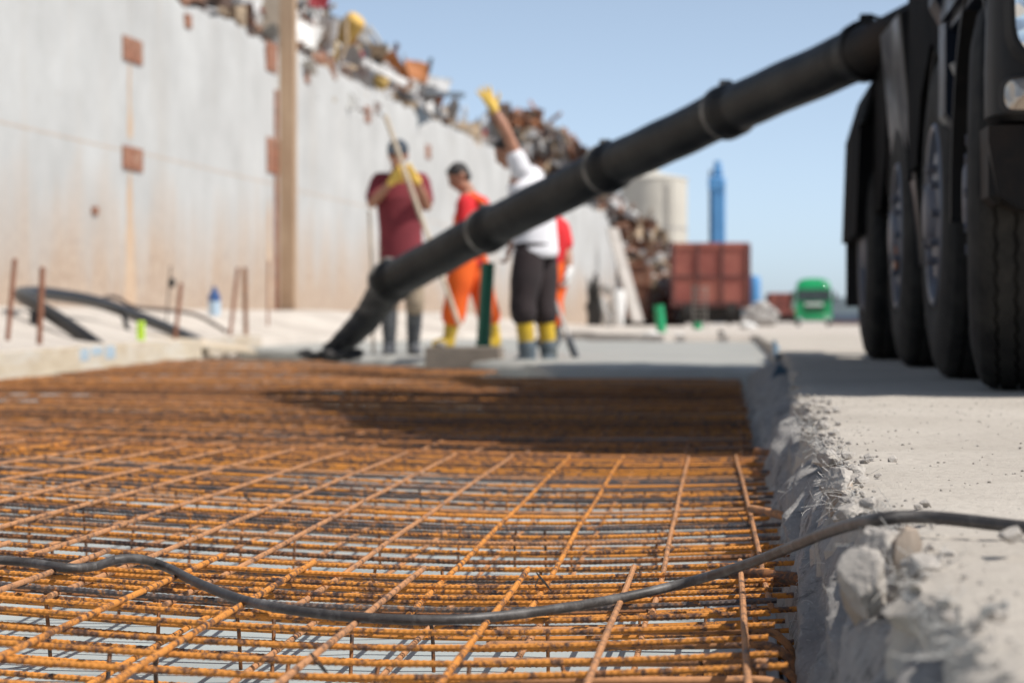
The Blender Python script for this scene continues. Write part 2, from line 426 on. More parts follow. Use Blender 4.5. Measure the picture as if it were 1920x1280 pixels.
MFIBRE = simple('pale_fibre', (0.60, 0.575, 0.53), (0.44, 0.42, 0.385), 0.9, 40, 0)
MPEB = simple('pebble', (0.46, 0.42, 0.37), (0.30, 0.27, 0.235), 0.95, 30, 0.3, contrast=(0.4, 0.6))
MHILL = simple('far_wooded_hill', (0.10, 0.13, 0.14), (0.07, 0.09, 0.10), 1.0, 0.05, 0)
MBLUESHEET = simple('blue_plastic_sheet', (0.13, 0.22, 0.27), (0.08, 0.14, 0.20), 0.5, 6, 0.3)
MLIME = simple('lime_plastic', (0.55, 0.80, 0.05), (0.45, 0.7, 0.04), 0.5, 6, 0)
MBOTTLE = simple('blue_bottle', (0.04, 0.10, 0.26), (0.03, 0.07, 0.19), 0.3, 6, 0)
MCLEAR = simple('clear_bottle', (0.50, 0.62, 0.72), (0.42, 0.55, 0.66), 0.2, 6, 0)
MSKIN = simple('tanned_skin', (0.42, 0.205, 0.125), (0.36, 0.165, 0.10), 0.55, 14, 0.05)
MHAIR = simple('dark_hair', (0.022, 0.016, 0.013), (0.014, 0.010, 0.009), 0.6, 50, 0.5)
MMAROON = simple('maroon_cotton', (0.22, 0.030, 0.040), (0.16, 0.022, 0.03), 0.9, 7, 0.2)
MKHAKI = simple('khaki_cotton', (0.36, 0.285, 0.20), (0.27, 0.21, 0.15), 0.9, 7, 0.2)
MBOOT = simple('grey_rubber_boot', (0.075, 0.08, 0.088), (0.05, 0.054, 0.06), 0.55, 9, dirt=(0.22, 0.22, 0.21), dirt_amt=0.5)
MORANGE = simple('hi_vis_orange', (0.85, 0.135, 0.008), (0.72, 0.09, 0.006), 0.8, 6, 0.2)
MRED = simple('red_cotton', (0.68, 0.022, 0.028), (0.55, 0.016, 0.022), 0.9, 6, 0.2)
MYELLOW = simple('yellow_rubber', (0.66, 0.44, 0.02), (0.5, 0.32, 0.015), 0.5, 6, dirt=(0.42, 0.31, 0.08), dirt_amt=0.6)
MGLOVE = simple('yellow_glove', (0.85, 0.58, 0.13), (0.74, 0.47, 0.09), 0.8, 9, 0.2)
MWSHIRT = simple('white_cotton', (0.78, 0.77, 0.79), (0.68, 0.67, 0.70), 0.9, 6, 0.2)
MTROUS = simple('black_brown_cotton', (0.032, 0.021, 0.022), (0.02, 0.014, 0.015), 0.9, 7, 0.2)
MCAP = simple('slate_cap', (0.05, 0.065, 0.085), (0.035, 0.045, 0.06), 0.85, 9)
MMUCK = simple('cement_coated_boot', (0.105, 0.135, 0.16), (0.07, 0.09, 0.105), 0.6, 8, 0.4, dirt=(0.25, 0.22, 0.11), dirt_amt=0.35)
MEYE = simple('eye', (0.05, 0.04, 0.035), (0.03, 0.02, 0.02), 0.2, 9, 0)

# ------------------------------------------------------------------ ground and setting
ZM = -0.16                                     # top of the steel mats
def wallx(Y): return -8.11 + 0.0518 * (Y - 26.95)
PIT = [(-2.0, -6), (0.9, -6), (0.9, 33.2), (-1.0, 34.2), (-3.2, 41), (-5.6, 30.5), (-6.05, 29.7), (-4.62, 15.2), (-3.6, 5)]
def inpit(x, y):
    c = False; n = len(PIT)
    for i in range(n):
        (x1, y1), (x2, y2) = PIT[i], PIT[(i + 1) % n]
        if (y1 > y) != (y2 > y) and x < (x2 - x1) * (y - y1) / (y2 - y1) + x1: c = not c
    return c
def gz(x, y):
    if x > 0.5 and -6 < y < 33.9: return -0.32 if x < 0.9 else -0.07
    if inpit(x, y): return -0.33
    if y > 60 and x > -2.5: return -0.012 - interp(y, [(60, 0), (95, 0.02), (150, 0.20), (400, 0.22)])
    if x < -2:
        left = interp(y, [(0, -4.0), (15.2, -4.62), (29.7, -6.05), (41, -3.2), (60, -4.5), (90, -4.4), (110, -3)])
        t = clamp((left - x) / 1.6)
        a = interp(y, [(5, 0.30), (30, 0.34), (45, 0.33), (80, 0.17), (110, 0.0)])
        return (0.0 if y < 60 else -interp(y, [(60, 0), (95, 0.02), (150, 0.20), (400, 0.22)])) + a * t * t * (3 - 2 * t) + 0.03 * nz(x * 1.1, y * 0.7) * (1 if y < 70 else 0)
    return -0.012
def steps(*seg):
    out = []
    for a, b, s in seg:
        n = max(1, round((b - a) / s)); out += [a + (b - a) * i / n for i in range(n)]
    out.append(seg[-1][1]); return out
g = G()
xs = steps((-1500, -100, 200), (-100, -12, 11), (-12, 1.2, 0.15), (1.2, 10, 1.1), (10, 100, 15), (100, 1500, 200))
ys = steps((-30, -6, 6), (-6, 12, 1), (12, 46, 0.25), (46, 120, 2), (120, 400, 20), (400, 3500, 300))
g.grid(xs, ys, lambda x, y: Vector((x, y, gz(x, y))))
obj('ground', g, MGROUND, kind='structure', fixn=False)

# far wooded hills
def hill(name, Y, pts, th):
    g = G(); n = 60; vs = []; x0, x1 = pts[0][0], pts[-1][0]
    xs = [lerp(x0, x1, i / n) for i in range(n + 1)]
    top = [max(0.5, interp(x, pts) * (1 + 0.16 * nz(x * 0.06) + 0.1 * nz(x * 0.3, 7))) for x in xs]
    rows = [(0.0, 0.0), (0.25, 0.55), (0.6, 0.92), (1.0, 1.0), (1.5, 0.8), (2.2, 0.0)]
    fs = []
    for a, h in rows: vs += [(x, Y + a * th, -0.1 + t * h) for x, t in zip(xs, top)]
    for j in range(len(rows) - 1):
        for i in range(n): fs.append((j * (n + 1) + i, j * (n + 1) + i + 1, (j + 1) * (n + 1) + i + 1, (j + 1) * (n + 1) + i))
    g.add(vs, fs); return obj(name, g, MHILL, kind='structure')
hill('hill', 600, [(-250, 5), (-60, 6), (0, 4.5), (12, 5.5), (24, 7.5), (34, 6.5), (60, 6), (250, 9)], 60)

# slab on the right: a broken lip of hard facets
rj = random.Random(77)
def jag(amp, smin, smax):
    t = 0.0; tab = []
    while t < 36:
        tab.append((t, rj.uniform(-amp, amp))); t += rj.uniform(smin, smax) * (1 if t < 9 else 4)
    return tab
JG = [jag(0.020, 0.05, 0.22), jag(0.012, 0.02, 0.07)]
JL = [[jag(0.010, 0.03, 0.11), jag(0.008, 0.015, 0.05)] for _ in range(6)]
import bisect
def jv(tab, y):
    k = bisect.bisect_right(tab, (y, 9)) - 1; k = max(0, min(k, len(tab) - 2)); (a, b), (c, d) = tab[k], tab[k + 1]
    return b + (d - b) * clamp((y - a) / (c - a))
def xe0(y):
    return interp(y, [(0.5, 0.168), (1.6, 0.166), (2.3, 0.163), (3.0, 0.150), (4.2, 0.165), (6.5, 0.205), (9, 0.255), (14, 0.335), (34, 0.40)])
def xe(y): return xe0(y) + jv(JG[0], y) + jv(JG[1], y) + 0.004 * nz(y * 45, 5)
g = G()
ts = [0, 0.004, 0.012, 0.024, 0.04, 0.07, 0.11, 0.17, 0.25, 0.36, 0.5, 0.75, 1.1, 1.7, 2.6, 4, 9]
yl = steps((0.2, 1.4, 0.03), (1.4, 5.0, 0.008), (5.0, 9, 0.02), (9, 14, 0.1), (14, 34, 0.7))
lv = [(-0.30, -0.030), (-0.085, -0.024), (-0.062, -0.020), (-0.042, -0.008), (-0.024, -0.010), (-0.010, 0.0)]
vs = []; fs = []; W = len(ts) + len(lv)
for y in yl:
    e = xe(y)
    for k, (z, o) in enumerate(lv):
        a, b = jv(JL[k][0], y), jv(JL[k][1], y)
        vs.append((e + o + (a + b) * (1 if k else 0.3) + 0.003 * nz(y * 70, k), y + 0.3 * b, z + 0.5 * b))
    for t in ts:
        k = math.exp(-t / 0.022)
        x = e + t
        z = -0.007 * k * (1.0 + 1.2 * nz(y * 17, 4)) + (0.004 * nz(x * 9, y * 4) + 0.0022 * nz(x * 33, y * 26) + 0.0015 * nz(x * 80, y * 60)) * (1 if t < 3 else 0) + k * 0.004 * nz(x * 60, y * 45)
        vs.append((x, y, z))
for j in range(len(yl) - 1):
    for i in range(W - 1): fs.append((j * W + i, j * W + i + 1, (j + 1) * W + i + 1, (j + 1) * W + i))
g.add(vs, fs)
obj('concrete_slab', g, MSLAB, kind='structure', fixn=False, sharp=32)

# pit lining under the steel
g = G(); g.grid(steps((-6.2, -2, 0.3), (-2, 0.12, 0.04)), steps((0.3, 5, 0.05), (5, 24, 0.3)),
    lambda x, y: Vector((x, y, -0.262 + 0.010 * nz(x * 2.2, y * 2.2) + 0.005 * nz(x * 6, y * 5))))
obj('membrane', g, MMEMB, kind='structure', fixn=False)

# geotextile hanging down the slab face
def tex_pt(y, t):
    e = xe0(y) - 0.006; xb = 0.075 + 0.02 * nz(y * 1.3, 2)
    gap = max(0.05, e - xb)
    bul = min(0.5 + 0.9 * nz(y * 0.95 + 0.2, 6) + 0.35 * nz(y * 2.7, 11), interp(y, [(1.2, 0.5), (1.8, 0.35), (2.4, 0.2), (3.2, 0.9)]))
    x = e - gap * (t ** (0.75 - 0.28 * clamp(bul, -1, 1)))
    z = -0.045 - 0.222 * (t ** (1.35 + 0.5 * clamp(bul, -1, 1)))
    f = 0.014 * math.sin(math.pi * t) * nz(y * 5 + t * 2.2, t * 3, 3) * 2 + 0.006 * math.sin(math.pi * t) * nz(y * 13 + t * 5, t * 6, 9) * 2
    x -= f; z += f * 0.7
    return Vector((x, y + 0.03 * nz(t * 3, y * 2, 4) * math.sin(math.pi * t), z))
g = G(); yl2 = steps((0.5, 5, 0.018), (5, 9, 0.04), (9, 14.6, 0.12)); tt = [i / 26 for i in range(27)]
vs = [tex_pt(y, t) for y in yl2 for t in tt]; n = 27
fs = [(j * n + i, j * n + i + 1, (j + 1) * n + i + 1, (j + 1) * n + i) for j in range(len(yl2) - 1) for i in range(n - 1)]
g.add(vs, fs)
obj('geotextile', g, MTEXT, label='grey felt sheet draped in folds down the broken slab edge', cat='sheet', fixn=False)

# freshly poured concrete
def yf(x):
    return interp(x, [(-5.2, 25.5), (-4.0, 22.5), (-2.9, 18.9), (-2.0, 17.6), (-1.35, 16.2), (-1.1, 15.0), (0.4, 14.7)]) + 0.22 * nz(x * 2.3, 4) + 0.1 * nz(x * 7, 1)
g = G(); vs = []; fs = []
xl = steps((-5.2, 0.42, 0.07)); dl = [0, 0.06, 0.14, 0.3, 0.6, 1.0, 1.6, 2.5, 4, 6, 9, 13, 18]
for x in xl:
    y0 = yf(x)
    for k, d in enumerate(dl):
        y = min(y0 + d, 33.6 + 0.6 * nz(x) if x > -2 else 40)
        z = -0.093 + (-0.14 if k == 0 else -0.05 if k == 1 else -0.012 if k == 2 else 0)
        z += (0.012 * nz(x * 4, y * 3) + 0.008 * nz(x * 11, y * 9)) * (1.5 if d < 0.7 else 0.5 if d < 3 else 0.12)
        vs.append((x, y, z))
n = len(dl)
for i in range(len(xl) - 1):
    for j in range(n - 1): fs.append((i * n + j, (i + 1) * n + j, (i + 1) * n + j + 1, i * n + j + 1))
g.add(vs, fs); obj('fresh_concrete', g, MPOUR, kind='structure', fixn=False)

# ------------------------------------------------------------------ steel mats
def zw(x, y):
    u = x + 0.35; k = interp(y, [(2.9, 0.075), (6.5, 0.028), (10, 0.010), (14, 0.002)])
    return ZM + min(0.055, k * (math.sqrt(u * u + 0.09) - 0.3))
def barmesh(g, pts, r, rib=False, n=8):
    """pts: dense centre line; rib: helical ribs modelled along it"""
    if not rib: g.tube(pts, r, 6 if n == 8 else n); return
    L_ = [0.0]
    for a, b in zip(pts, pts[1:]): L_.append(L_[-1] + (b - a).length)
    out = []; S = L_[-1]; m = int(S / 0.0019); j = 0; q = []
    for i in range(m + 1):
        s = S * i / m
        while j < len(L_) - 2 and L_[j + 1] < s: j += 1
        t = (s - L_[j]) / max(1e-9, L_[j + 1] - L_[j]); q.append((pts[j].lerp(pts[j + 1], clamp(t)), s))
    vs = []; fs = []; nn = 8; d = (pts[-1] - pts[0]).normalized(); a = d.cross(Vector((0, 0, 1))).normalized(); b = a.cross(d)
    for p, s in q:
        for k in range(nn):
            an = 2 * math.pi * k / nn
            ph = 2 * math.pi * s / 0.0078 + (an if an < math.pi else -an) * 1.0
            rr = r * (0.94 + 0.20 * max(0.0, math.sin(ph)) ** 1.5)
            vs.append(p + a * (rr * math.cos(an)) + b * (rr * math.sin(an)))
    for i in range(len(q) - 1):
        for k in range(nn):
            k2 = (k + 1) % nn; fs.append((i * nn + k, i * nn + k2, (i + 1) * nn + k2, (i + 1) * nn + k))
    fs.append(tuple(range(nn - 1, -1, -1))); fs.append(tuple((len(q) - 1) * nn + k for k in range(nn)))
    g.add(vs, fs)
def PLX(y): return interp(y, [(0, -3.8), (15.2, -4.45), (29.7, -5.80)])
def mat_panel(label, x0, x1, y0, y1, dz=0.0, sp=0.15, cs=0.14, r=0.0037, ribY=0.0, yo=0.07, lowy=None, seed=1, yaw=0.0, under=False, lm=None, cm=None):
    rnd = random.Random(seed)
    root = thing('rebar_mesh', label, 'rebar mesh', ((x0 + x1) / 2, (y0 + y1) / 2, ZM + dz), 'welded rebar mats laid over the pit')
    nx = int((x1 - 0.035 - x0) / sp); ny = int((y1 - y0 - 0.04) / cs)
    for i in range(nx + 1):
        x = x1 - 0.035 - i * sp + rnd.uniform(-0.004, 0.004); sl = rnd.uniform(-0.004, 0.004) - yaw
        ya = y0 - rnd.uniform(0, 0.03); yb = y1 + rnd.uniform(-0.02, 0.03)
        if x < PLX(ya) + 0.1: ya = 15.2 + (-4.45 - (x - 0.1)) / 0.0931
        if ya > yb - 0.3: continue
        pts = []
        m = max(6, int((yb - ya) / 0.12)); ph = rnd.uniform(0, 9)
        for k in range(m + 1):
            y = lerp(ya, yb, k / m); xx = x + sl * (y - y0) + 0.003 * nz(y * 1.3, ph)
            pts.append(Vector((xx, y, zw(xx, y) + dz + (r if not under else -2.9 * r) + 0.002 * nz(y * 2, ph))))
        g = G(); near = ribY > 0 and ya < 3.0
        barmesh(g, pts, r * 0.98, near and ya < 3.0)
        obj('long_bar', g, lm or (MRUST2 if rnd.random() < 0.8 else MRUST), root)
    for j in range(ny + 1):
        y = y0 + 0.03 + j * cs + rnd.uniform(-0.008, 0.008); sl = rnd.uniform(-0.006, 0.006) + yaw
        xa = max(x0 - rnd.uniform(0, 0.05), PLX(y) + 0.1); xb = x1 + rnd.uniform(-0.012, 0.016)
        pts = []; m = max(6, int((xb - xa) / 0.10)); ph = rnd.uniform(0, 9); kz = rnd.uniform(-0.002, 0.0015) + (rnd.uniform(-0.006, 0.006) if under else 0)
        for k in range(m + 1):
            x = lerp(xa, xb, k / m); yy = y + sl * (x - x1) + 0.004 * nz(x * 1.1, ph)
            pts.append(Vector((x, yy, zw(x, yy) + dz - r * 0.95 + kz + 0.0025 * nz(x * 1.7, ph))))
        g = G(); barmesh(g, pts, r, y < ribY)
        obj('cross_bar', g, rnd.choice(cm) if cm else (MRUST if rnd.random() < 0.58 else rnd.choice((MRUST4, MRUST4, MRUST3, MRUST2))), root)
    return root
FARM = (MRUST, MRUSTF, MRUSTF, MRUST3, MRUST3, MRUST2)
mat_panel('rusty orange rebar mat nearest the camera, its cut bar ends beside the felt sheet', -1.9, 0.055, 2.0, 3.40, 0.006, ribY=9, seed=3, cs=0.118)
mat_panel('long rusty rebar mat under the black cable, reaching to the edge of the truck shadow', -2.75, 0.09, 2.97, 6.42, -0.008, ribY=4.6, seed=4, yaw=0.006, cs=0.14)
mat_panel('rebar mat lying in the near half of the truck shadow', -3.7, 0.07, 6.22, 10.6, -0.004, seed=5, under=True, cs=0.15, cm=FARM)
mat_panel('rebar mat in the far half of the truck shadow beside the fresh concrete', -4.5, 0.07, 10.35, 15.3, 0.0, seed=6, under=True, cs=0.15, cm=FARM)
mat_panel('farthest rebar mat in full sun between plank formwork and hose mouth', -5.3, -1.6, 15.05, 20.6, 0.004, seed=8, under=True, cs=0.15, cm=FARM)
mat_panel('lower rebar mat seen through the nearest mat', -1.9, 0.075, 1.95, 3.9, -0.064, seed=9, ribY=3.2, cs=0.125)
mat_panel('lower rebar mat seen through the long middle mat', -2.7, 0.08, 3.75, 8.2, -0.060, seed=10)

mat_panel('lower rebar mat in the truck shadow', -3.4, 0.08, 8.05, 13.5, -0.058, seed=11)

# wire stools that hold the upper mats up
def stool(x0, x1, y, lab, seed):
    rnd = random.Random(seed); g = G(); zt = lambda x: zw(x, y) - 0.010
    pts = [Vector((lerp(x0, x1, i / 20), y, zt(lerp(x0, x1, i / 20)) - 0.004)) for i in range(21)]
    g.tube(pts, 0.0025, 6)
    x = x0 + 0.02
    while x < x1:
        dx = rnd.uniform(-0.006, 0.006); s = rnd.choice((-1, 1)) * 0.025
        g.tube([Vector((x, y, zt(x) - 0.002)), Vector((x + dx, y + s * 0.5, -0.20)), Vector((x + dx, y + s, -0.252))], 0.0027, 6)
        x += rnd.choice((0.05, 0.1, 0.1, 0.15))
    obj('mesh_spacer', g, MRUST3, label=lab, cat='spacer', group='wire spacers under the mats')
stool(-1.1, -0.05, 2.36, 'wire spacer with thin upright legs under the first bars at the bottom of the photo', 1)
stool(-1.2, 0.0, 2.62, 'wire spacer with upright legs under the nearest mat, just in front of the cable', 2)
stool(-1.3, -0.1, 3.06, 'wire spacer with upright legs just behind the cable', 3)
stool(-1.6, 0.0, 3.62, 'wire spacer under the near end of the long mat', 4)
stool(-1.9, 0.0, 4.35, 'wire spacer under the middle of the long mat', 5)
stool(-2.2, 0.0, 5.3, 'wire spacer under the far end of the long mat', 6)

# bent hairpin bars at the mat edge
for i, (y, lab) in enumerate(((2.52, 'bent hairpin bar at the very bottom beside the felt'), (2.66, 'second hairpin bar from the bottom, bent down beside the felt'),
                             (2.80, 'third hairpin bar from the bottom, bent down at the mat edge'), (2.93, 'hairpin bar bent down at the mat edge nearest the cable'))):
    g = G(); z = ZM - 0.018
    pts = spline([(-0.28, y, z), (-0.05, y + 0.004, z + 0.002), (0.04, y + 0.006, z + 0.003), (0.068, y + 0.006, z - 0.010), (0.080, y + 0.004, z - 0.035), (0.078, y, z - 0.085)], 0.006)
    barmesh(g, pts, 0.005, False, 10)
    obj('hairpin_bar', g, MRUST2, label=lab, cat='rebar', group='hairpin bars along the mat edge')
# dowels sticking out of the slab
for a, b, ya, yb, r, lab in (((1408, 953), (1535, 985), 4.35, 4.2, 0.0075, 'rusty dowel bar from the slab crossing the mat edge above the cable'),
                     ((1372, 1076), (1505, 1086), 3.26, 3.2, 0.009, 'thick cement-crusted dowel bar crossing under the cable at the mat edge'),
                     ((1418, 846), (1478, 858), 6.2, 6.1, 0.010, 'dark dowel bar in the slab face at the edge of the shadow'),
                     ((1415, 884), (1480, 897), 5.4, 5.3, 0.008, 'short rusty dowel bar between the shadow edge and the first chunk')):
    p, q = P(*a, ya), P(*b, yb); g = G(); barmesh(g, [p, p.lerp(q, 0.4) + Vector((0, 0, 0.002)), q, q + (q - p).normalized() * 0.06], r, False, 10)
    obj('dowel_bar', g, MRUST3 if r > 0.0076 else MRUST2, label=lab, cat='rebar', group='dowel bars sticking out of the slab face')
# timber strip below the mat edge
g = G()
for k in range(1): g.box((0.047, 2.5, ZM - 0.062), (0.018, 1.25, 0.03), Matrix.Rotation(R(-0.6), 3, 'Z'), ch=0.002)
obj('timber_batten', g, MGREY, label='grey batten lying below the cut bar ends', cat='batten')
g = G(); g.box((0.068, 2.3, -0.245), (0.024, 1.6, 0.04), ch=0.01)
obj('edge_strip', g, MBLACKPIPE, label='dark strip lying in the gap between mat and felt', cat='strip')  # plain black strip along the bottom of the gap
# tie wires
for i, (px, py, lab) in enumerate(((30, 965, 'twisted tie wire at the left border on a crossing'), (466, 935, 'twisted tie wire sticking up beside the cable'),
                                   (1392, 972, 'twisted tie wire on the outermost long bar'), (600, 1245, 'tie wire loop at the bottom of the nearest mat'), (1020, 1090, 'tie wire at a crossing just behind the cable'))):
    c = PZ(px, py, ZM + 0.012); rnd = random.Random(i); g = G()
    pts = [c + Vector((0.010 * math.cos(t * 1.1), 0.006 * math.sin(t * 1.1), -0.012 * math.cos(t * 1.1))) for t in range(7)] + \
          [c + Vector((rnd.uniform(-.01, .012), -0.006, 0.006)), c + Vector((rnd.uniform(-.016, .03), -0.012, rnd.uniform(-0.02, 0.016)))]
    g.tube(spline(pts, 0.003), 0.0008, 5)
    obj('tie_wire', g, MDARK, label=lab, cat='tie wire', group='tie wires on the mats')
g = G(); c = PZ(1130, 1117, -0.2); g.box(c, (0.045, 0.02, 0.008), Matrix.Rotation(0.2, 3, 'Z'), ch=0.002)
obj('plastic_scrap', g, MGREENP, label='small dark green plastic strip fallen through the mat', cat='litter')

# ------------------------------------------------------------------ the black cable
cp = [(-70, 1044, 3.28, 1), (45, 1053, 3.3, 1), (125, 1064, 3.22, 1), (180, 1061, 3.26, 1), (215, 1049, 3.36, 1), (262, 1047, 3.42, 1), (310, 1062, 3.38, 1), (380, 1096, 3.2, 1), (470, 1128, 3.02, 1),
      (600, 1150, 2.9, 1), (760, 1161, 2.86, 1), (900, 1158, 2.88, 1), (1050, 1140, 2.95, 1), (1180, 1117, 3.04, 1), (1300, 1088, 3.0, 2), (1400, 1057, 2.85, 2), (1480, 1026, 2.68, 2), (1560, 994, 2.45, 2), (1640, 974, 2.28, 2), (1740, 969, 2.27, 2), (1920, 988, 2.2, 2), (2060, 1000, 2.15, 2)]
pts = []
for x, y, d, k in cp:
    p = P(x, y, d)
    if k < 2:
        for _ in range(6): p = PZ(x, y, zw(p.x, p.y) + (-0.0155 if k == 0 else 0.0155 + (0.010 if 200 < x < 300 else 0)))
    pts.append(p)
g = G(); sp_ = spline(pts, 0.012)
g.tube(sp_, [0.0062 + 0.0002 * nz(i * 0.3) for i in range(len(sp_))], 12)
obj('power_cable', g, MCABLE, label='black rubber cable sagging across the steel mats and over the slab edge', cat='cable')

# ------------------------------------------------------------------ chunks, fibres, pebbles at the slab edge
def chunk(px, py, Y, rad, seed, lab, mt=MCHUNK, rot=(0, 0, 0)):
    g = G(); v, f = rock(P(px, py, Y), rad, seed, 4, 0.28, 1.6, Euler(rot).to_matrix()); g.add(v, f)
    return obj('concrete_chunk', g, mt, label=lab, cat='rubble', group='broken chunks on the slab edge', sharp=28)
chunk(1568, 905, 2.95, (0.026, 0.04, 0.022), 11, 'small cracked concrete chunk on the slab edge, farther from the camera')
chunk(1618, 1092, 2.08, (0.026, 0.03, 0.031), 23, 'hanging grey concrete chunk below the cable')
chunk(1660, 1020, 2.12, (0.022, 0.026, 0.022), 31, 'bright broken chunk directly below the cable on the slab edge')
chunk(1540, 800, 4.6, (0.014, 0.03, 0.012), 41, 'little chunk on the slab edge in front of the truck shadow')
chunk(1898, 1002, 2.05, (0.012, 0.014, 0.008), 51, 'small pale stone beside the cable at the right border')
chunk(1588, 962, 2.62, (0.018, 0.024, 0.014), 61, 'squat concrete chunk on the lip just above the cable')
chunk(1632, 942, 2.55, (0.012, 0.016, 0.008), 71, 'small flat chunk on the slab above the cable')
chunk(1552, 858, 3.6, (0.017, 0.03, 0.014), 81, 'rounded chunk on the lip between the shadow and the cracked chunk')
chunk(1728, 1062, 2.0, (0.016, 0.018, 0.012), 91, 'pale chunk right of the splintered wood end')
def splinter(px, py, Y, ln, r, rot, seed, lab):
    g = G(); c = P(px, py, Y); M = Euler(rot).to_matrix(); rnd = random.Random(seed)
    prof = [(-1, 0.5), (-0.6, 1.0), (0.0, 0.9), (0.5, 0.75), (1.0, 0.25)]
    vs = []; n = 7; fs = []
    for a, k in prof:
        for i in range(n):
            an = 2 * math.pi * i / n; q = r * k * (0.75 + 0.5 * rnd.random())
            vs.append(c + M @ Vector((q * math.cos(an), q * 0.7 * math.sin(an), -a * ln + rnd.uniform(-0.003, 0.003))))
    for j in range(len(prof) - 1):
        for i in range(n): fs.append((j * n + i, j * n + (i + 1) % n, (j + 1) * n + (i + 1) % n, (j + 1) * n + i))
    fs.append(tuple(range(n))); fs.append(tuple((len(prof) - 1) * n + i for i in range(n - 1, -1, -1))); g.add(vs, fs)
    obj('wood_splinter', g, MBRWOOD, label=lab, cat='rubble', group='splintered wood at the slab edge', sharp=30)
splinter(1698, 1045, 2.1, 0.026, 0.013, (0.15, 0.1, 0.4), 3, 'pale splintered wood end standing in the slab edge')
splinter(1608, 1135, 2.13, 0.026, 0.012, (0.1, -0.25, 0.0), 4, 'pointed wood splinter under the hanging chunk')
splinter(1645, 1075, 2.13, 0.03, 0.008, (-0.1, 0.2, 0.9), 5, 'thin dark wood splinter between chunk and wood end')
splinter(1575, 935, 2.93, 0.022, 0.012, (0.1, 0.35, 0.0), 6, 'wood splinter under the far chunk')
# crumbs of concrete left along the broken edge
g = G(); rnd = random.Random(12)
for i in range(420):
    y = 1.1 + 5.4 * rnd.random() ** 1.3; t = abs(rnd.gauss(0, 0.028)); x = xe(y) + t - 0.012
    s = rnd.choice((0.0016, 0.0022, 0.003, 0.004, 0.006, 0.009)) * (0.7 + 0.5 * rnd.random()) * (1.25 if y > 3 else 0.9)
    v, f = rock((x, y, 0.2 * s - (0.006 if t < 0.015 else 0.0)), (s, s * rnd.uniform(0.7, 1.5), s * 0.7), i, 1, 0.4)
    g.add(v, f)
obj('crumbs', g, MCHUNK, kind='stuff', label='concrete crumbs strewn along the broken slab edge', cat='rubble', sharp=25)
g = G()
for i in range(900):
    y = 1.2 + 5.6 * rnd.random(); x = xe(y) + 0.03 + 0.75 * rnd.random() * (0.4 + 0.1 * y)
    s = rnd.choice((0.0008, 0.001, 0.0012, 0.0016, 0.002, 0.0026)) * (0.8 + 0.4 * rnd.random()) * min(1.3, 0.5 + 0.2 * y)
    v, f = rock((x, y, 0.004 * nz(x * 9, y * 4) + 0.25 * s), (s, s * rnd.uniform(0.8, 1.4), s * 0.6), i + 999, 1, 0.4)
    g.add(v, f)
obj('pebbles', g, MPEB, kind='stuff', label='loose pebbles and grit scattered on the dusty slab', cat='gravel', sharp=25)
g = G()
for i in range(900):
    y = 1.5 + 3.6 * rnd.random() ** 1.2
    if rnd.random() < 0.88:
        c = Vector((xe(y) + rnd.uniform(-0.022, 0.02) - 0.004, y, rnd.uniform(-0.022, 0.004)))
    else:
        c = tex_pt(y, rnd.uniform(0.05, 0.75)) + Vector((-0.002, 0, 0.002))
    d = Vector((rnd.gauss(-0.2, 0.7), rnd.gauss(-0.25, 0.7), rnd.gauss(0.2, 0.45))).normalized(); ln = rnd.uniform(0.008, 0.026)
    cv = Vector((rnd.gauss(0, 1), rnd.gauss(0, 1), rnd.gauss(-0.3, 0.8))) * ln * 0.35
    g.tube([c + d * ln * k / 4 + cv * (k / 4) ** 2 for k in range(5)], rnd.uniform(0.00022, 0.00042), 4)
obj('fibres', g, MFIBRE, kind='stuff', label='frayed pale fibres along the broken slab edge', cat='fibres')
g = G()
for k in range(3):
    a = P(1795, 1225, 1.62) + Vector((0.004 * k, 0.003 * k, -0.002 * k))
    pts = spline([a, P(1830, 1180, 1.60), P(1850, 1150 - 6 * k, 1.58), P(1890, 1125 + 8 * k, 1.57)], 0.004); g.tube(pts, 0.0011, 6)
obj('frayed_strand', g, MFIBRE, label='thick pale frayed strand curling out of the slab edge at the lower right', cat='strand')

# ------------------------------------------------------------------ left side: plank formwork, pipes, stakes
pa, pb = Vector((-4.47, 15.2, 0)), Vector((-5.83, 29.7, 0))
d = (pb - pa); segs = [(-0.45, 0.11), (0.112, 0.40), (0.403, 0.72), (0.723, 1.02)]
for i, (a, b) in enumerate(segs):
    p, q = pa + d * a, pa + d * b; c = (p + q) / 2; ln = (q - p).length
    g = G(); ang = math.atan2(-d.x, d.y)
    g.box(Vector((c.x, c.y, -0.085 + 0.006 * (i % 2))), (0.045, ln, 0.185), Matrix.Rotation(ang, 3, 'Z'), ch=0.004)
    if i == 1:
        r = thing('formwork_plank', 'pale formwork plank with a blue paint smear', 'plank', (c.x, c.y, -0.18), 'formwork planks along the left of the pit')
        obj('plank_board', g, MWOOD, r, sharp=30)
        s = P(168, 676, 18); t0 = (s.y - pa.y) / d.y; s = pa + d * t0
        n_ = Vector((d.y, -d.x, 0)).normalized()
        g = G()
        for dy, w_, zc, h in ((-0.9, 0.35, -0.05, 0.09), (-0.35, 0.5, -0.03, 0.06), (0.25, 0.45, -0.045, 0.1)):
            cc = s + d.normalized() * dy + n_ * 0.0240; g.box((cc.x, cc.y, zc), (0.002, w_, h), Matrix.Rotation(ang, 3, 'Z'))
        obj('paint_smear', g, MCLEAR, r)
    else:
        obj('formwork_plank', g, MWOOD, label=('pale plank formwork at the left border', '', 'pale plank in the middle of the formwork row behind the rebar stakes', 'last formwork plank, farthest toward the wall')[i], cat='plank', group='formwork planks along the left of the pit', sharp=30)
def Wl(px, py, Y): return P(px, py, Y)
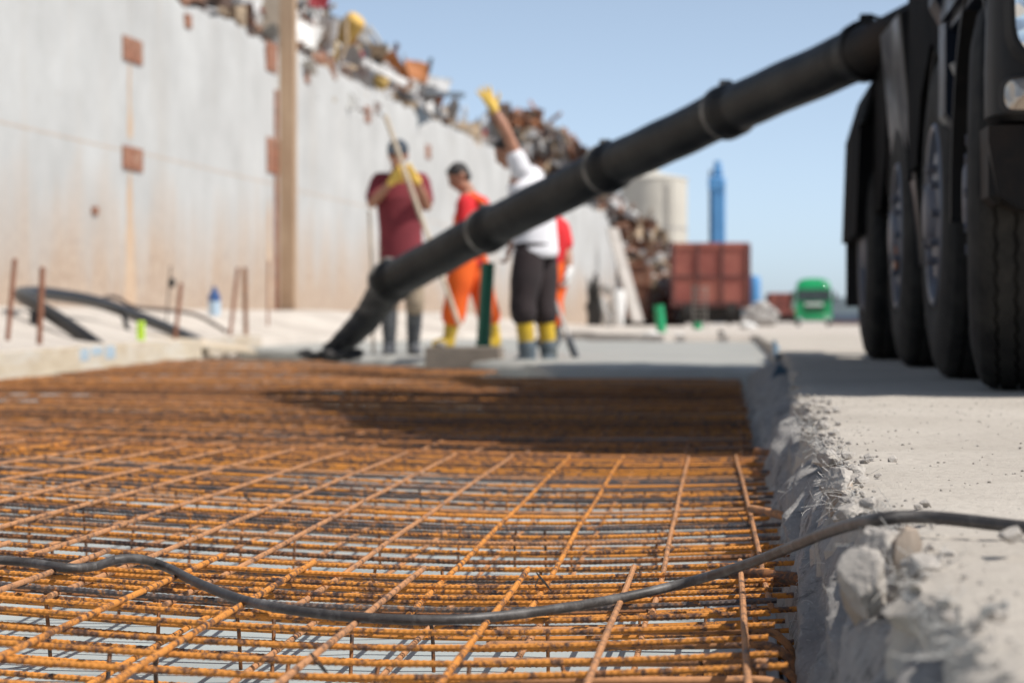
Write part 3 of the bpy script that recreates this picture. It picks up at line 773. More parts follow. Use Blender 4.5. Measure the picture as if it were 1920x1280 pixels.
# big black pipe loop
dp = 20.0
g = G(); pts = [Wl(225, 682, 19.6), Wl(180, 647, 19.6), Wl(120, 605, 19.9), Wl(60, 567, 20.4), Wl(38, 553, 20.9), Wl(55, 549, 21.7), Wl(100, 552, 22.4), Wl(180, 566, 23.4), Wl(250, 590, 24.4), Wl(330, 622, 25.4), Wl(400, 655, 26.6)]
g.tube(spline(pts, 0.06), 0.061, 16)
obj('plastic_pipe', g, MBLACKPIPE, label='thick black pipe bent into a loop behind the plank formwork', cat='pipe')
g = G(); g.tube(spline([Wl(185, 562, 25), Wl(215, 556, 25.2), Wl(250, 575, 25.4), Wl(300, 580, 25.8), Wl(360, 588, 26.2), Wl(400, 606, 26.5), Wl(425, 622, 26.6)], 0.06), 0.02, 8)
obj('thin_pipe', g, simple('brown_hose', (0.09, 0.06, 0.045), (0.06, 0.04, 0.03), 0.7, 8), label='thin brown pipe lying on the sand behind the black loop', cat='pipe')
for (a, b, Y, r, lab) in (((64, 585), (62, 668), 20.0, 0.037, 'dark short post propping the near side of the black pipe loop'), ((232, 590), (251, 650), 24.0, 0.026, 'thin slanted dark prop under the far side of the black pipe loop')):
    g = G(); p, q = P(*a, Y), P(*b, Y); q.z -= 0.1; g.tube([p, q], r, 10); g.box(p, (r * 2.6, r * 2.6, 0.02))
    obj('pipe_prop', g, MBLACKPIPE, label=lab, cat='prop', group='props under the pipe loop')
for i, (a, b, Y, lab) in enumerate((((28, 487), (12, 660), 17.0, 'rusty stake leaning at the left border, in front of the pipe loop'), ((80, 503), (73, 660), 17.3, 'rusty stake in front of the near bend of the pipe loop'),
                        ((340, 532), (328, 640), 24.0, 'rusty stake crossing the far leg of the pipe loop'), ((446, 503), (430, 640), 29.6, 'slanted thin stake next to a straight darker stake'),
                        ((459, 503), (461, 640), 30.2, 'straight dark stake between the pipe loop and the wall post'), ((504, 490), (502, 622), 32.0, 'faint thin stake just before the wall post'), ((320, 500), (312, 600), 27.0, 'thin grey wire stake with a dark clamp halfway up'))):
    p, q = P(*a, Y), P(*b, Y); q = q + (q - p).normalized() * 0.12
    g = G(); r = (0.019, 0.022, 0.021, 0.023, 0.029, 0.015, 0.008)[i]
    g.tube([p, p.lerp(q, 0.3), p.lerp(q, 0.7), q], r, 8)
    g.tube([p + Vector((0, 0, 0.012)), p], [r * 0.5, r * 1.15], 8)
    o = MRUST3 if i in (4, 6) else MPLATE
    if i == 6: c = P(322, 530, Y); g.ball(c, (0.045, 0.045, 0.06), nu=10, nv=6); o = MDARK
    obj('rebar_stake', g, o, label=lab, cat='stake', group='rusty stakes behind the formwork')
g = G(); p, q = P(264, 612, 22.5), P(264, 650, 22.5); g.box((p + q) / 2, (0.075, 0.03, (p - q).z + 0.1), ch=0.008); g.box(p + Vector((0, 0, 0.01)), (0.05, 0.022, 0.02), ch=0.004)
obj('marker_peg', g, MLIME, label='bright lime marker peg behind the plank formwork', cat='peg')
r = thing('water_bottle', 'plastic bottle with a dark blue top half standing on the sand bank by the wall', 'bottle', P(402, 590, 28))
c = P(402, 592, 28)
g = G(); g.lathe([(0, 0.0), (0, 0.07), (0.16, 0.075), (0.17, 0.075)], c, 'Z', 16); obj('bottle_base', g, MCLEAR, r)
g = G(); g.lathe([(0.172, 0.075), (0.24, 0.07), (0.30, 0.03), (0.34, 0.03), (0.34, 0.0)], c, 'Z', 16); obj('bottle_top', g, MBOTTLE, r)
g = G(); v, f = rock(P(375, 566, 28), (0.1, 0.1, 0.06), 5, 2); g.add(v, f)
# light timber offcut lying behind plank
g = G(); p = P(335, 640, 24); g.box(p, (1.5, 0.5, 0.035), Euler((0.1, 0.12, 0.5)).to_matrix(), ch=0.004)
obj('plywood_offcut', g, MWOOD, label='yellowish plywood sheet lying under the far leg of the pipe loop', cat='board')

# ------------------------------------------------------------------ wall
ZW = 4.8
rnd = random.Random(21)
ydir = Vector((0.0518, 1, 0)).normalized(); nrm = Vector((1, -0.0518, 0)).normalized()
def wp(Y, z, out=0.0): return Vector((wallx(Y), Y, z)) + nrm * out
wall = thing('concrete_wall', 'tall pale concrete retaining wall with rust stains and a broken top', 'wall', wp(58, 0.1))
def wallY(px):
    return min((abs(P(px, 300, Y / 10).x - wallx(Y / 10)), Y / 10) for Y in range(200, 1100))[1]
joints = [12.0, 23.0] + [wallY(px) for px in (245, 518, 688, 802, 885, 960, 1020, 1075, 1155)]
for a, b in zip(joints, joints[1:]):
    g = G(); n = 24; vs = []; fs = []
    drop = interp(a, [(70, 0), (75, 0.15), (83, 0.55)])
    for i in range(n + 1):
        Y = lerp(a + 0.008, b - 0.008, i / n)
        chip = max(0.0, nz(Y * 1.3, 3)) * 0.5 + max(0.0, nz(Y * 4.1, 8)) * 0.22
        zt = ZW - drop - chip * 0.75 + 0.07 * nz(Y * 0.5, 1)
        if b > joints[-2] + 1: zt -= 1.6 * clamp((Y - b + 4.5) / 4.5) ** 2
        for out, z in ((0.0, -0.3), (0.0, 1.2), (0.0, 2.6), (0.0, zt - 0.25), (-0.02, zt), (-0.3, zt + 0.03 * nz(Y * 3)), (-0.36, -0.3)):
            vs.append(wp(Y, z, out))
    m = 7
    for i in range(n):
        for j in range(m): fs.append((i * m + j, (i + 1) * m + j, (i + 1) * m + (j + 1) % m, i * m + (j + 1) % m))
    fs.append(tuple(range(m))); fs.append(tuple(n * m + k for k in range(m - 1, -1, -1))); g.add(vs, fs)
    obj('wall_panel', g, MWALL, wall, sharp=30)
g = G()
for Y in joints[2:-1]:
    g.box(wp(Y, 2.2, -0.055), (0.1, 0.03, 5), Matrix.Rotation(-math.atan(0.0518), 3, 'Z'))
obj('joint_filler', g, MSTAIN, wall)
RZ = Matrix.Rotation(-math.atan(0.0518), 3, 'Z')
def platepx(px, py, wpx, hpx):
    """a rust plate bolted over a joint"""
    best = min((abs(P(px, py, Y / 10).x - wallx(Y / 10)), Y / 10) for Y in range(260, 1000)); Y = best[1]
    z = P(px, py, Y).z; s = F / Y; hw = wpx / s / max(0.06, abs(wallx(Y) / Y - 0.0518))
    g = G(); g.box(wp(Y, z, 0.012), (0.03, min(2.4, hw), hpx / s), RZ, ch=0.006)
    for dz in (-0.35, 0.35): g.ball(wp(Y, z + dz * hpx / s, 0.03), 0.025, nu=8, nv=6)
    obj('rust_plate', g, MPLATE, wall, sharp=30)
    return Y, z
for a in ((245, 95, 37, 46), (248, 298, 38, 44), (508, 107, 20, 56), (511, 292, 22, 66), (688, 215, 9, 30), (802, 285, 8, 26), (350, 40, 12, 26), (574, 145, 7, 22), (882, 390, 6, 14), (176, 395, 12, 14)):
    platepx(*a)
g = G()
for a, b in zip(joints[1:], joints[2:-1]): g.box(wp((a + b) / 2, 2.42 + 0.05 * nz(a), -0.008), (0.022, b - a - 0.07, 0.012), RZ)
obj('pour_joint', g, MSTAIN, wall, smooth=False)
# rust that ran down below the plate joint
g = G()
for Y0, za, zb, wd in ((joints[2], 0.4, 2.25, 0.45), (joints[2], 2.6, 3.6, 0.16), (joints[3] - 0.5, 0.4, 2.2, 0.4)):
    vs = []; n = 14
    for i in range(n + 1):
        z = lerp(zb, za, i / n); k = wd * (0.35 + 0.65 * i / n) * (1 + 0.4 * nz(z * 3, Y0))
        vs += [wp(Y0 - k / 2 + 0.1 * nz(z * 2, 5), z, 0.004), wp(Y0 + k / 2 + 0.1 * nz(z * 2, 9), z, 0.004)]
    g.add(vs, [(2 * i, 2 * i + 1, 2 * i + 3, 2 * i + 2) for i in range(n)])
obj('rust_run', g, MSTAIN, wall, fixn=False)
# tan post against the wall
YP = min((abs(P(538, 300, Y / 20).x - (wallx(Y / 20) + 0.13)), Y / 20) for Y in range(600, 1000))[1]
post = thing('steel_post', 'tan rusty steel post standing against the pale wall', 'post', P(538, 585, YP))
c = P(538, 300, YP)
g = G()
g.box((c.x, c.y, 3.2), (0.245, 0.02, 6.0)); g.box((c.x + 0.112, c.y + 0.14, 3.2), (0.02, 0.259, 6.0)); g.box((c.x + 0.03, c.y + 0.14, 3.2), (0.02, 0.259, 6.0))
obj('beam', g, MPOST, post, smooth=False)
g = G(); cc = P(517, 300, YP - 0.35)
g.box((cc.x, cc.y, 2.15), (0.09, 0.05, 3.7), ch=0.01); g.box((cc.x - 0.02, cc.y - 0.02, 1.2), (0.05, 0.03, 1.7), ch=0.01)
obj('rusty_strip', g, MPLATE, post)
g = G(); b_ = P(540, 583, YP - 0.02); g.box(b_ + Vector((0, -0.02, -0.03)), (0.3, 0.3, 0.09), ch=0.015); obj('base_plate', g, MDARK, post)
g = G(); c = P(488, 20, 42.5); g.box(c + Vector((0, 0.5, 0.35)), (0.75, 0.6, 1.7), Euler((0, 0.06, 0.1)).to_matrix(), ch=0.03)
obj('concrete_block', g, simple('tan_concrete', (0.47, 0.40, 0.32), (0.38, 0.32, 0.25), 0.9, 3), label='tan concrete block behind the wall top left of the post', cat='block')

# ------------------------------------------------------------------ scrap heaps
PAL1 = [simple('scrap_' + n, c, tuple(x * 0.6 for x in c), 0.7, 3, 0.3) for n, c in (('grey', (0.42, 0.41, 0.40)), ('pale', (0.62, 0.61, 0.58)), ('dark', (0.07, 0.07, 0.075)), ('slate', (0.12, 0.15, 0.18)),
        ('tan', (0.48, 0.36, 0.24)), ('rust', (0.30, 0.14, 0.08)), ('ochre', (0.55, 0.36, 0.10)), ('orange', (0.55, 0.20, 0.06)), ('red', (0.4, 0.04, 0.05)), ('brown', (0.17, 0.11, 0.085)), ('white', (0.75, 0.74, 0.72)))]
def piece(g, c, s, rnd, mi):
    M = Euler((rnd.uniform(0, 6.3), rnd.uniform(0, 6.3), rnd.uniform(0, 6.3))).to_matrix(); k = rnd.random()
    if k < 0.35:      # crumpled sheet
        n = 4; vs = []
        ph = rnd.uniform(0, 50)
        for j in range(n + 1):
            for i in range(n + 1):
                u, v = i / n - 0.5, j / n - 0.5
                vs.append(Vector(c) + M @ Vector((u * s * 1.5, v * s, 0.35 * s * nz(u * 2.3 + ph, v * 2.3))))
        th = M @ Vector((0, 0, 0.03 * s + 0.006)); m = (n + 1) ** 2
        fs = [(j * (n + 1) + i, j * (n + 1) + i + 1, (j + 1) * (n + 1) + i + 1, (j + 1) * (n + 1) + i) for j in range(n) for i in range(n)]
        fs2 = [tuple(reversed([q + m for q in f])) for f in fs]
        g.add(vs + [v + th for v in vs], fs + fs2, mi)
    elif k < 0.6:     # bent bar or pipe
        a = M @ Vector((s * 1.1, 0, 0)); b = M @ Vector((0, s * 0.35, 0)); r = s * rnd.uniform(0.035, 0.10)
        c = Vector(c); g.tube([c - a, c - a * 0.3 + b * 0.4, c + a * 0.3 + b, c + a + b * rnd.uniform(-1, 1)], r, 6, mi=mi)
    elif k < 0.8:     # box section, drum
        g.box(c, (s * rnd.uniform(0.3, 1.0), s * rnd.uniform(0.2, 0.7), s * rnd.uniform(0.15, 0.6)), M, mi, ch=s * 0.04)
    else:
        v, f = rock(c, (s * 0.55, s * 0.45, s * 0.35), rnd.randint(0, 9999), 1, 0.6, 1.6, M); g.add(v, f, mi)
rnd = random.Random(5)
ridge = [(26, 4.9), (31, 5.2), (36, 5.4), (40, 5.5), (42.5, 6.6), (47, 6.75), (52, 6.6), (57, 6.35), (61, 6.0), (64, 5.2), (68, 4.9), (76, 4.6)]
g = G()
Yl = steps((20, 76, 1.0)); sl = [0.34, 0.6, 1.0, 1.5, 2.2, 4.0, 7.0]; vs = []
for Y in Yl:
    for s in sl:
        z = min(4.45 + (s - 0.3) * 1.35, interp(Y, ridge) - 0.25) if s < 4 else (2.5 if s < 6 else 0)
        vs.append(wp(Y, z + 0.15 * nz(Y, s * 2), -s))
n = len(sl); g.add(vs, [(j * n + i, j * n + i + 1, (j + 1) * n + i + 1, (j + 1) * n + i) for j in range(len(Yl) - 1) for i in range(n - 1)], 9)
for i in range(1500):
    Y = rnd.uniform(27, 70); s = rnd.uniform(0.25, 2.0)
    top = interp(Y, ridge); z = min(4.5 + (s - 0.3) * 1.4, top) + rnd.uniform(-0.2, 0.22)
    if Y < 41: mi = rnd.choice((9, 9, 9, 2, 5, 4, 0))
    else: mi = rnd.choice((0, 0, 1, 1, 1, 10, 3, 3, 4, 4, 5, 0, 9, 1, 2, 10, 6 if rnd.random() < 0.5 else 0, 7 if rnd.random() < 0.4 else 1, 8 if rnd.random() < 0.25 else 4))
    piece(g, wp(Y, z, -s), (0.14 + 0.55 * rnd.random() ** 2.0) * (0.8 if Y < 41 else 1.0), rnd, mi)
obj('scrap_heap', g, PAL1, kind='stuff', label='mixed metal scrap piled high behind the concrete wall', cat='scrap heap', fixn=False, sharp=30)
# rusty heap behind the wall end
prof2 = [(-16, 5.0), (-13.5, 7.0), (-11.6, 8.6), (-10.4, 9.2), (-8.6, 9.1), (-7.6, 8.7), (-6.3, 7.4), (-5.0, 5.6), (-4.1, 4.6), (-3.1, 3.6), (-2.7, 2.2), (-2.45, 0.3), (-2.3, 0.0)]
g = G(); xl = steps((-16, -2.3, 0.35)); yl = [(0, 0.0), (0.6, 0.35), (1.8, 0.7), (3.5, 1.0), (7, 1.0), (14, 0)]; vs = []
for x in xl:
    for a, h in yl: vs.append((x, 108 + a, interp(x, prof2) * h * 0.97 - 0.1 + 0.3 * nz(x, a)))
n = len(yl); g.add(vs, [(j * n + i, j * n + i + 1, (j + 1) * n + i + 1, (j + 1) * n + i) for j in range(len(xl) - 1) for i in range(n - 1)], 9)
for i in range(3000):
    x = rnd.uniform(-14, -2.35); k = rnd.random() ** 0.6
    z = interp(x, prof2) * k; Y = 108 + (3.4 * k) - 0.3 + rnd.uniform(-0.2, 0.2)
    mi = rnd.choice((5, 5, 9, 0, 4, 5, 4, 0, 0, 9, 5, 1, 1 if rnd.random() < 0.6 else 9, 7 if rnd.random() < 0.25 else 5, 10 if rnd.random() < 0.4 else 9, 4))
    piece(g, (x, Y, z + rnd.uniform(-0.15, 0.3)), 0.2 + 1.0 * rnd.random() ** 2.0, rnd, mi)
obj('scrap_heap', g, PAL1, kind='stuff', label='rusty brown scrap mountain beyond the end of the wall', cat='scrap heap', fixn=False, sharp=30)
# pieces that stand out on the first heap
def sheetpiece(name, px, py, Y, size, rot, mt, lab, cat, seed, curl=0.3):
    g = G(); c = P(px, py, Y); M = Euler(rot).to_matrix(); n = 8; vs = []; m = (n + 1) ** 2
    for j in range(n + 1):
        for i in range(n + 1):
            u, v = i / n - 0.5, j / n - 0.5
            e = 1 - 0.25 * abs(nz(u * 3 + seed, v * 3))
            vs.append(c + M @ Vector((u * size[0] * e, v * size[1] * e, curl * size[0] * (u * u + 0.4 * nz(u * 2 + seed, v * 2)))))
    th = M @ Vector((0, 0, 0.03))
    fs = [(j * (n + 1) + i, j * (n + 1) + i + 1, (j + 1) * (n + 1) + i + 1, (j + 1) * (n + 1) + i) for j in range(n) for i in range(n)]
    rim = [i for i in range(n + 1)] + [j * (n + 1) + n for j in range(1, n + 1)] + [n * (n + 1) + i for i in range(n - 1, -1, -1)] + [j * (n + 1) for j in range(n - 1, 0, -1)]
    side = [(a, b, b + m, a + m) for a, b in zip(rim, rim[1:] + rim[:1])]
    g.add(vs + [v + th for v in vs], fs + [tuple(reversed([q + m for q in f])) for f in fs] + side)
    obj(name, g, mt, label=lab, cat=cat, sharp=50)
sheetpiece('metal_sheet', 570, 65, 43.5, (0.62, 0.5), (1.1, 0.35, 0.2), MWHITE, 'curled white sheet on the scrap next to the post', 'sheet', 1)
sheetpiece('metal_sheet', 835, 178, 58.5, (0.95, 0.7), (0.25, 0.12, 0.1), PAL1[3], 'dark sheet jutting out to the right at the end of the heap', 'sheet', 2, 0.1)
sheetpiece('metal_sheet', 815, 162, 59.5, (0.8, 0.5), (1.2, 0.2, 0.0), PAL1[10], 'white sheet on the scrap above the dark jutting sheet', 'sheet', 3, 0.2)
sheetpiece('metal_sheet', 780, 135, 58, (0.6, 0.55), (1.3, 0.1, 0.3), PAL1[7], 'orange rusty plate standing on the scrap heap', 'sheet', 4, 0.15)
sheetpiece('red_panel', 598, 2, 46, (0.4, 0.3), (1.3, 0.2, 0.0), PAL1[8], 'red panel at the top of the scrap heap', 'panel', 6, 0.2)
g = G(); c = P(655, 55, 50); g.lathe([(-0.3, 0.0), (-0.3, 0.2), (-0.26, 0.23), (0.2, 0.24), (0.3, 0.2), (0.3, 0.0)], (0, 0, 0), 'Z', 18)
M = Euler((0.5, 0.7, 0.2)).to_matrix(); g.v = [tuple(c + M @ Vector(v)) for v in g.v]
obj('yellow_drum', g, simple('drum_yellow', (0.66, 0.42, 0.10), (0.5, 0.3, 0.07), 0.6, 4), label='dented yellow drum on top of the mixed scrap heap', cat='drum')
g = G(); a, b = P(652, 116, 49), P(735, 158, 50); a = a + nrm * 0.3; b = b + nrm * 0.3; g.box((a + b) / 2, ((b - a).length, 0.1, 0.16), (b - a).to_track_quat('X', 'Z').to_matrix(), ch=0.01)
obj('white_beam', g, PAL1[10], label='pale beam lying along the wall top under the scrap', cat='beam')
g = G(); c = P(690, 155, 49.5) + nrm * 0.25; g.box(c, (0.32, 0.3, 0.24), Euler((0.3, 0.4, 0.1)).to_matrix(), ch=0.04)
obj('yellow_crate', g, PAL1[6], label='small yellow box hanging over the wall top', cat='box')

# ------------------------------------------------------------------ far background
def wagon(px0, px1, ytop, ybot, yg, Y, length, lab, name='freight_wagon', parts=True):
    """open goods wagon seen end-on"""
    s = F / Y; a, b = P(px0, ybot, Y), P(px1, ybot, Y); zt, zb = P(px0, ytop, Y).z, P(px0, ybot, Y).z; zg = 0.0
    xa, xb = a.x, b.x; W_ = xb - xa; cx = (xa + xb) / 2
    r = thing(name, lab, 'wagon', (cx, Y + length / 2, zg), 'goods wagons on the siding')
    g = G()
    g.box((cx, Y, (zt + zb) / 2), (W_, 0.08, zt - zb)); g.box((cx, Y + length, (zt + zb) / 2), (W_, 0.08, zt - zb))
    for x in (xa + 0.04, xb - 0.04): g.box((x, Y + length / 2, (zt + zb) / 2), (0.08, length - 0.09, zt - zb))
    g.box((cx, Y + length / 2, zb + 0.05), (W_ - 0.17, length - 0.09, 0.1)); obj('body', g, MWAGON, r, smooth=False)
    for t in (0.0, 0.33, 0.66, 1.0):
        g = G(); g.box((lerp(xa + 0.07, xb - 0.07, t), Y - 0.085, (zt + zb) / 2), (0.13, 0.09, (zt - zb) * 0.985), ch=0.01); obj('end_post', g, MWAGOND, r)
    for zz, h in ((zt - 0.12, 0.24), (lerp(zb, zt, 0.47), 0.1), (zb + 0.1, 0.2)):
        g = G(); g.box((cx, Y - 0.065, zz), (W_ + 0.06, 0.05, h), ch=0.01); obj('end_rail', g, MWAGOND if zz < zt - 0.5 else MWAGON, r)
    n = 9
    for i in range(1, n):
        for x in (xa - 0.05, xb + 0.05):
            g = G(); g.box((x, Y + length * i / n, (zt + zb) / 2), (0.08, 0.12, (zt - zb) * 0.97)); obj('side_rib', g, MWAGOND, r, smooth=False)
    g = G(); g.box((cx, Y + length / 2, zb - 0.14), (W_ * 0.72, length - 0.2, 0.22)); obj('underframe', g, MDARK, r, smooth=False)
    for xx in (cx - 0.86, cx + 0.86):
        g = G(); c = Vector((xx, Y - 0.25, zb - 0.1)); g.lathe([(-0.22, 0.1), (0.0, 0.1), (0.0, 0.22), (0.05, 0.22), (0.05, 0.0)], c, 'Y', 16)
        g.v = [(v[0], 2 * c.y - v[1] - 0.2, v[2]) for v in g.v]; obj('buffer', g, MDARK, r)
    for yy in (2.1, length - 2.1):
        g = G(); g.box((cx, Y + yy, 0.5 * zb + 0.02), (W_ * 0.82, 3.6, zb * 0.82), ch=0.05); obj('bogie', g, MDARK, r)
    for yy in (1.2, 3.0, length - 3.0, length - 1.2):
        for xx in (cx - 0.75, cx + 0.75):
            g = G(); g.lathe([(-0.06, 0.0), (-0.06, 0.42), (0.05, 0.46), (0.07, 0.46), (0.07, 0.0)], (xx, Y + yy, 0.46 + zg - 0.01), 'X', 20); obj('wheel', g, MDARK, r)
        g = G(); g.tube([(cx - 0.75, Y + yy, 0.45), (cx + 0.75, Y + yy, 0.45)], 0.08, 8); obj('axle', g, MDARK, r)
    return r
wagon(1259, 1404, 455, 575, 610, 96, 13, 'big oxide red open wagon seen end-on beside the cream silo')
wagon(1442, 1502, 549, 592, 612, 190, 12, 'small distant red wagon left of the green lorry')
r = thing('silo', 'cream cylindrical silo rising behind the scrap and the red wagon', 'silo', P(1226, 600, 142)); c = P(1226, 600, 142); c.z = 0
g = G(); g.lathe([(0, 0), (0, 1.95), (8.35, 1.95)], c, 'Z', 40); obj('shell', g, MSILO, r)
g = G(); g.lathe([(8.35, 1.95), (8.42, 2.0), (8.5, 1.98), (8.85, 0.3), (9.0, 0.28), (9.0, 0.0)], c, 'Z', 40); obj('roof', g, MSILO, r)
g = G(); g.lathe([(2.7, 1.98), (2.8, 1.98)], c, 'Z', 40); g.lathe([(5.5, 1.98), (5.6, 1.98)], c, 'Z', 40); obj('hoop', g, MGREY, r)
g = G(); lx = c.x + 0.9; ly = c.y - 1.85
for dx in (-0.2, 0.2): g.box((lx + dx, ly, 4.2), (0.06, 0.06, 8.2))
for i in range(26): g.box((lx, ly, 0.3 + i * 0.31), (0.4, 0.04, 0.04))
obj('ladder', g, MGREY, r, smooth=False)
r = thing('crane_mast', 'tall bright blue mast standing behind the red wagon', 'mast', P(1347, 600, 150)); c = P(1347, 600, 150); c.z = 0
g = G(); g.box(c + Vector((0, 0, 4.4)), (0.86, 0.86, 8.8), ch=0.08); obj('column', g, MBLUE, r)
g = G(); g.box(c + Vector((-0.1, 0, 8.6)), (1.05, 1.0, 0.9), ch=0.12); g.box(c + Vector((-0.05, 0, 9.35)), (0.6, 0.6, 0.6), ch=0.1); obj('head', g, MBLUE, r)
g = G(); g.lathe([(0, 0.0), (0, 0.22), (0.35, 0.2), (0.4, 0.0)], c + Vector((-0.05, 0, 9.65)), 'Z', 14); obj('cap', g, MBLUE, r)
g = G(); g.box(c + Vector((-0.5, -0.1, 7.2)), (0.14, 0.5, 4.5)); obj('side_rail', g, MNAVY, r, smooth=False)
r = thing('blue_tank', 'small blue tank behind the right edge of the red wagon', 'tank', P(1414, 600, 120)); c = P(1414, 600, 120); c.z = 0
g = G(); g.lathe([(0.9, 0.0), (0.9, 0.25), (1.1, 0.32), (2.2, 0.32), (2.4, 0.22), (2.4, 0)], c, 'Z', 18); obj('vessel', g, MBLUE, r)
g = G()
for dx, dy in ((-.2, -.2), (.2, -.2), (-.2, .2), (.2, .2)): g.box(c + Vector((dx, dy, 0.5)), (0.06, 0.06, 1.0))
obj('leg_frame', g, MBLUE, r, smooth=False)
# skip-like rusty container in front of the heap
r = thing('scrap_container', 'rust brown container standing in front of the scrap mountain', 'container', P(1192, 600, 103)); c = P(1193, 600, 103); c.z = 0
g = G(); poly = [(c.x - 0.62, 0.25), (c.x + 0.45, 0.25), (c.x + 0.62, 2.55), (c.x - 0.7, 2.75)]
g.prism(poly, 102.4, 105.5, 'Y'); obj('container_body', g, MPLATE, r, smooth=False)
for zz in (0.9, 1.7, 2.5):
    g = G(); g.box((c.x - 0.04, 102.36, zz), (1.2, 0.06, 0.1)); obj('rail', g, MPLATE, r, smooth=False)
g = G(); g.box((c.x - 0.05, 104, 0.12), (1.2, 2.5, 0.24)); obj('skid', g, MDARK, r, smooth=False)
# things at the end of the wall
g = G(); a, b = P(1148, 428, 90), P(1196, 604, 88); dd = (b - a)
vs = []; w_ = 0.22
g.box((a + b) / 2, (0.45, 0.10, dd.length), (-dd).to_track_quat('Z', 'Y').to_matrix(), ch=0.01)
obj('leaning_board', g, simple('grey_board', (0.46, 0.42, 0.38), (0.36, 0.33, 0.30), 0.9, 2), label='grey board leaning against the end of the wall', cat='board')
r = thing('white_barrel', 'white upright barrel below the leaning board', 'barrel', P(1159, 604, 80)); c = P(1159, 606, 80); c.z = 0.02
g = G(); g.lathe([(0, 0), (0, 0.17), (0.05, 0.2), (0.55, 0.24), (1.0, 0.23), (1.12, 0.2), (1.12, 0)], c, 'Z', 20); obj('drum', g, MWHITE, r)
g = G(); g.lathe([(1.12, 0.21), (1.18, 0.2), (1.2, 0.0)], c, 'Z', 20); obj('lid', g, MWHITE, r)
g = G(); c = P(1113, 600, 78)
for k in range(60):
    a = random.Random(k); x = a.uniform(-0.17, 0.2); h = a.uniform(0.7, 1.85) * (1 - abs(x) * 1.5)
    p = Vector((c.x + x, c.y + a.uniform(-0.15, 0.15), 0.03)); g.tube([p, p + Vector((a.uniform(-.08, .08), 0, h * 0.6)), p + Vector((a.uniform(-.16, .12), 0, h))], [0.05, 0.04, 0.015], 5)
obj('black_gap_bundle', g, MDARK, label='dark upright bundle made up for a black gap by the wall left of the white barrel', cat='bundle')  # dark tapered tubes made up to fill a black gap
g = G()
for k, (px, py, s) in enumerate(((1130, 575, 0.3), (1136, 540, 0.22), (1140, 597, 0.26))):
    v, f = rock(P(px, py, 80), (s, s, s * 1.3), 60 + k, 3, 0.6); g.add(v, f)
obj('rubble_lump', g, MGREY, label='pale rubble lumps heaped between dark bundle and white barrel', cat='rubble', sharp=25)
# rebar cage
cage = thing('rebar_cage', 'upright narrow lattice cage in front of the red wagon', 'cage', P(1312, 612, 62)); c = P(1312, 612, 62); c.z = -0.02
for dx in (-0.17, 0.17):
    for dy in (-0.17, 0.17):
        g = G(); g.tube([c + Vector((dx, dy, 0)), c + Vector((dx, dy, 1.1))], 0.016, 6); obj('upright', g, MBAND, cage)
for i in range(9):
    z = 0.08 + i * 0.12; g = G()
    q = [c + Vector((dx, dy, z)) for dx, dy in ((-.185, -.185), (.185, -.185), (.185, .185), (-.185, .185), (-.185, -.185))]; g.tube(q, 0.012, 6); obj('hoop', g, MBAND, cage)
g = G(); c = P(1308, 615, 56); g.lathe([(-0.1, 0.0), (-0.1, 0.1), (0.1, 0.1), (0.12, 0.07), (0.12, 0)], c, 'Z', 14); obj('pipe_stub', g, MGREENB, label='short green pipe stub at the foot of the lattice cage', cat='pipe')
r = None
def gpipe(name, top, bot, Y, rad, lab, mt):
    p, q = P(*top, Y), P(*bot, Y); q = q + (q - p).normalized() * 0.14
    rt = thing(name, lab, 'pipe', q)
    g = G(); g.tube([q, p], rad, 22, cap=False); g.tube([p, q], rad * 0.86, 22, cap=False)
    n = 22; d_ = (p - q).normalized()
    g2 = G(); a = d_.orthogonal().normalized(); b = d_.cross(a)
    vs = [p + (a * math.cos(6.2832 * k / n) + b * math.sin(6.2832 * k / n)) * rr for rr in (rad * 0.86, rad) for k in range(n)]
    g2.add(vs, [(k, (k + 1) % n, n + (k + 1) % n, n + k) for k in range(n)])
    obj('tube', g, mt, rt); obj('rim', g2, mt, rt)
    g = G(); m = q.lerp(p, 0.16); g.tube([m, m + d_ * 0.03, m + d_ * 0.10, m + d_ * 0.12], [rad * 1.0, rad * 1.09, rad * 1.09, rad * 1.0], 22); obj('collar', g, mt, rt)
gpipe('green_pipe', (915, 492), (905, 668), 18.3, 0.053, 'dark green plastic pipe standing behind the timber box under the hose', MGREENP)
gpipe('green_pipe', (1235, 572), (1241, 632), 42, 0.085, 'bright green pipe stub between white stones beyond the fresh concrete', MGREENB)
for k, (px, py, sx, lab) in enumerate(((1224, 633, 0.24, 'white stone left of the bright green pipe stub'), (1272, 634, 0.2, 'white stone right of the bright green pipe stub'), (1402, 610, 0.25, 'white stone on the ground below the corner of the red wagon'))):
    g = G(); Y = 37 if k < 2 else 60; v, f = rock(P(px, py, Y), (sx, 0.2, 0.11), 70 + k, 3, 0.6); g.add(v, f)
    obj('white_stone', g, MWHITE, label=lab, cat='stone', group='white stones beyond the fresh concrete', sharp=25)
g = G(); c = P(1352, 632, 36); g.tube([c + Vector((0, 0, -0.08)), c + Vector((0, 0, 0.08)), c + Vector((0.01, 0, 0.1))], [0.06, 0.05, 0.02], 10); obj('ground_stub', g, MDARK, label='dark stub sticking out of the concrete before the red wagon', cat='stub')
g = G()
for k in range(26):
    a = random.Random(k + 40); v, f = rock(P(1425 + a.gauss(0, 11), 602 - abs(a.gauss(0, 11)), 118), (0.5, 0.4, 0.4), k, 2, 0.6); g.add(v, f)
obj('rubble', g, MGREY, kind='stuff', label='heap of grey rubble between the two red wagons', cat='rubble')
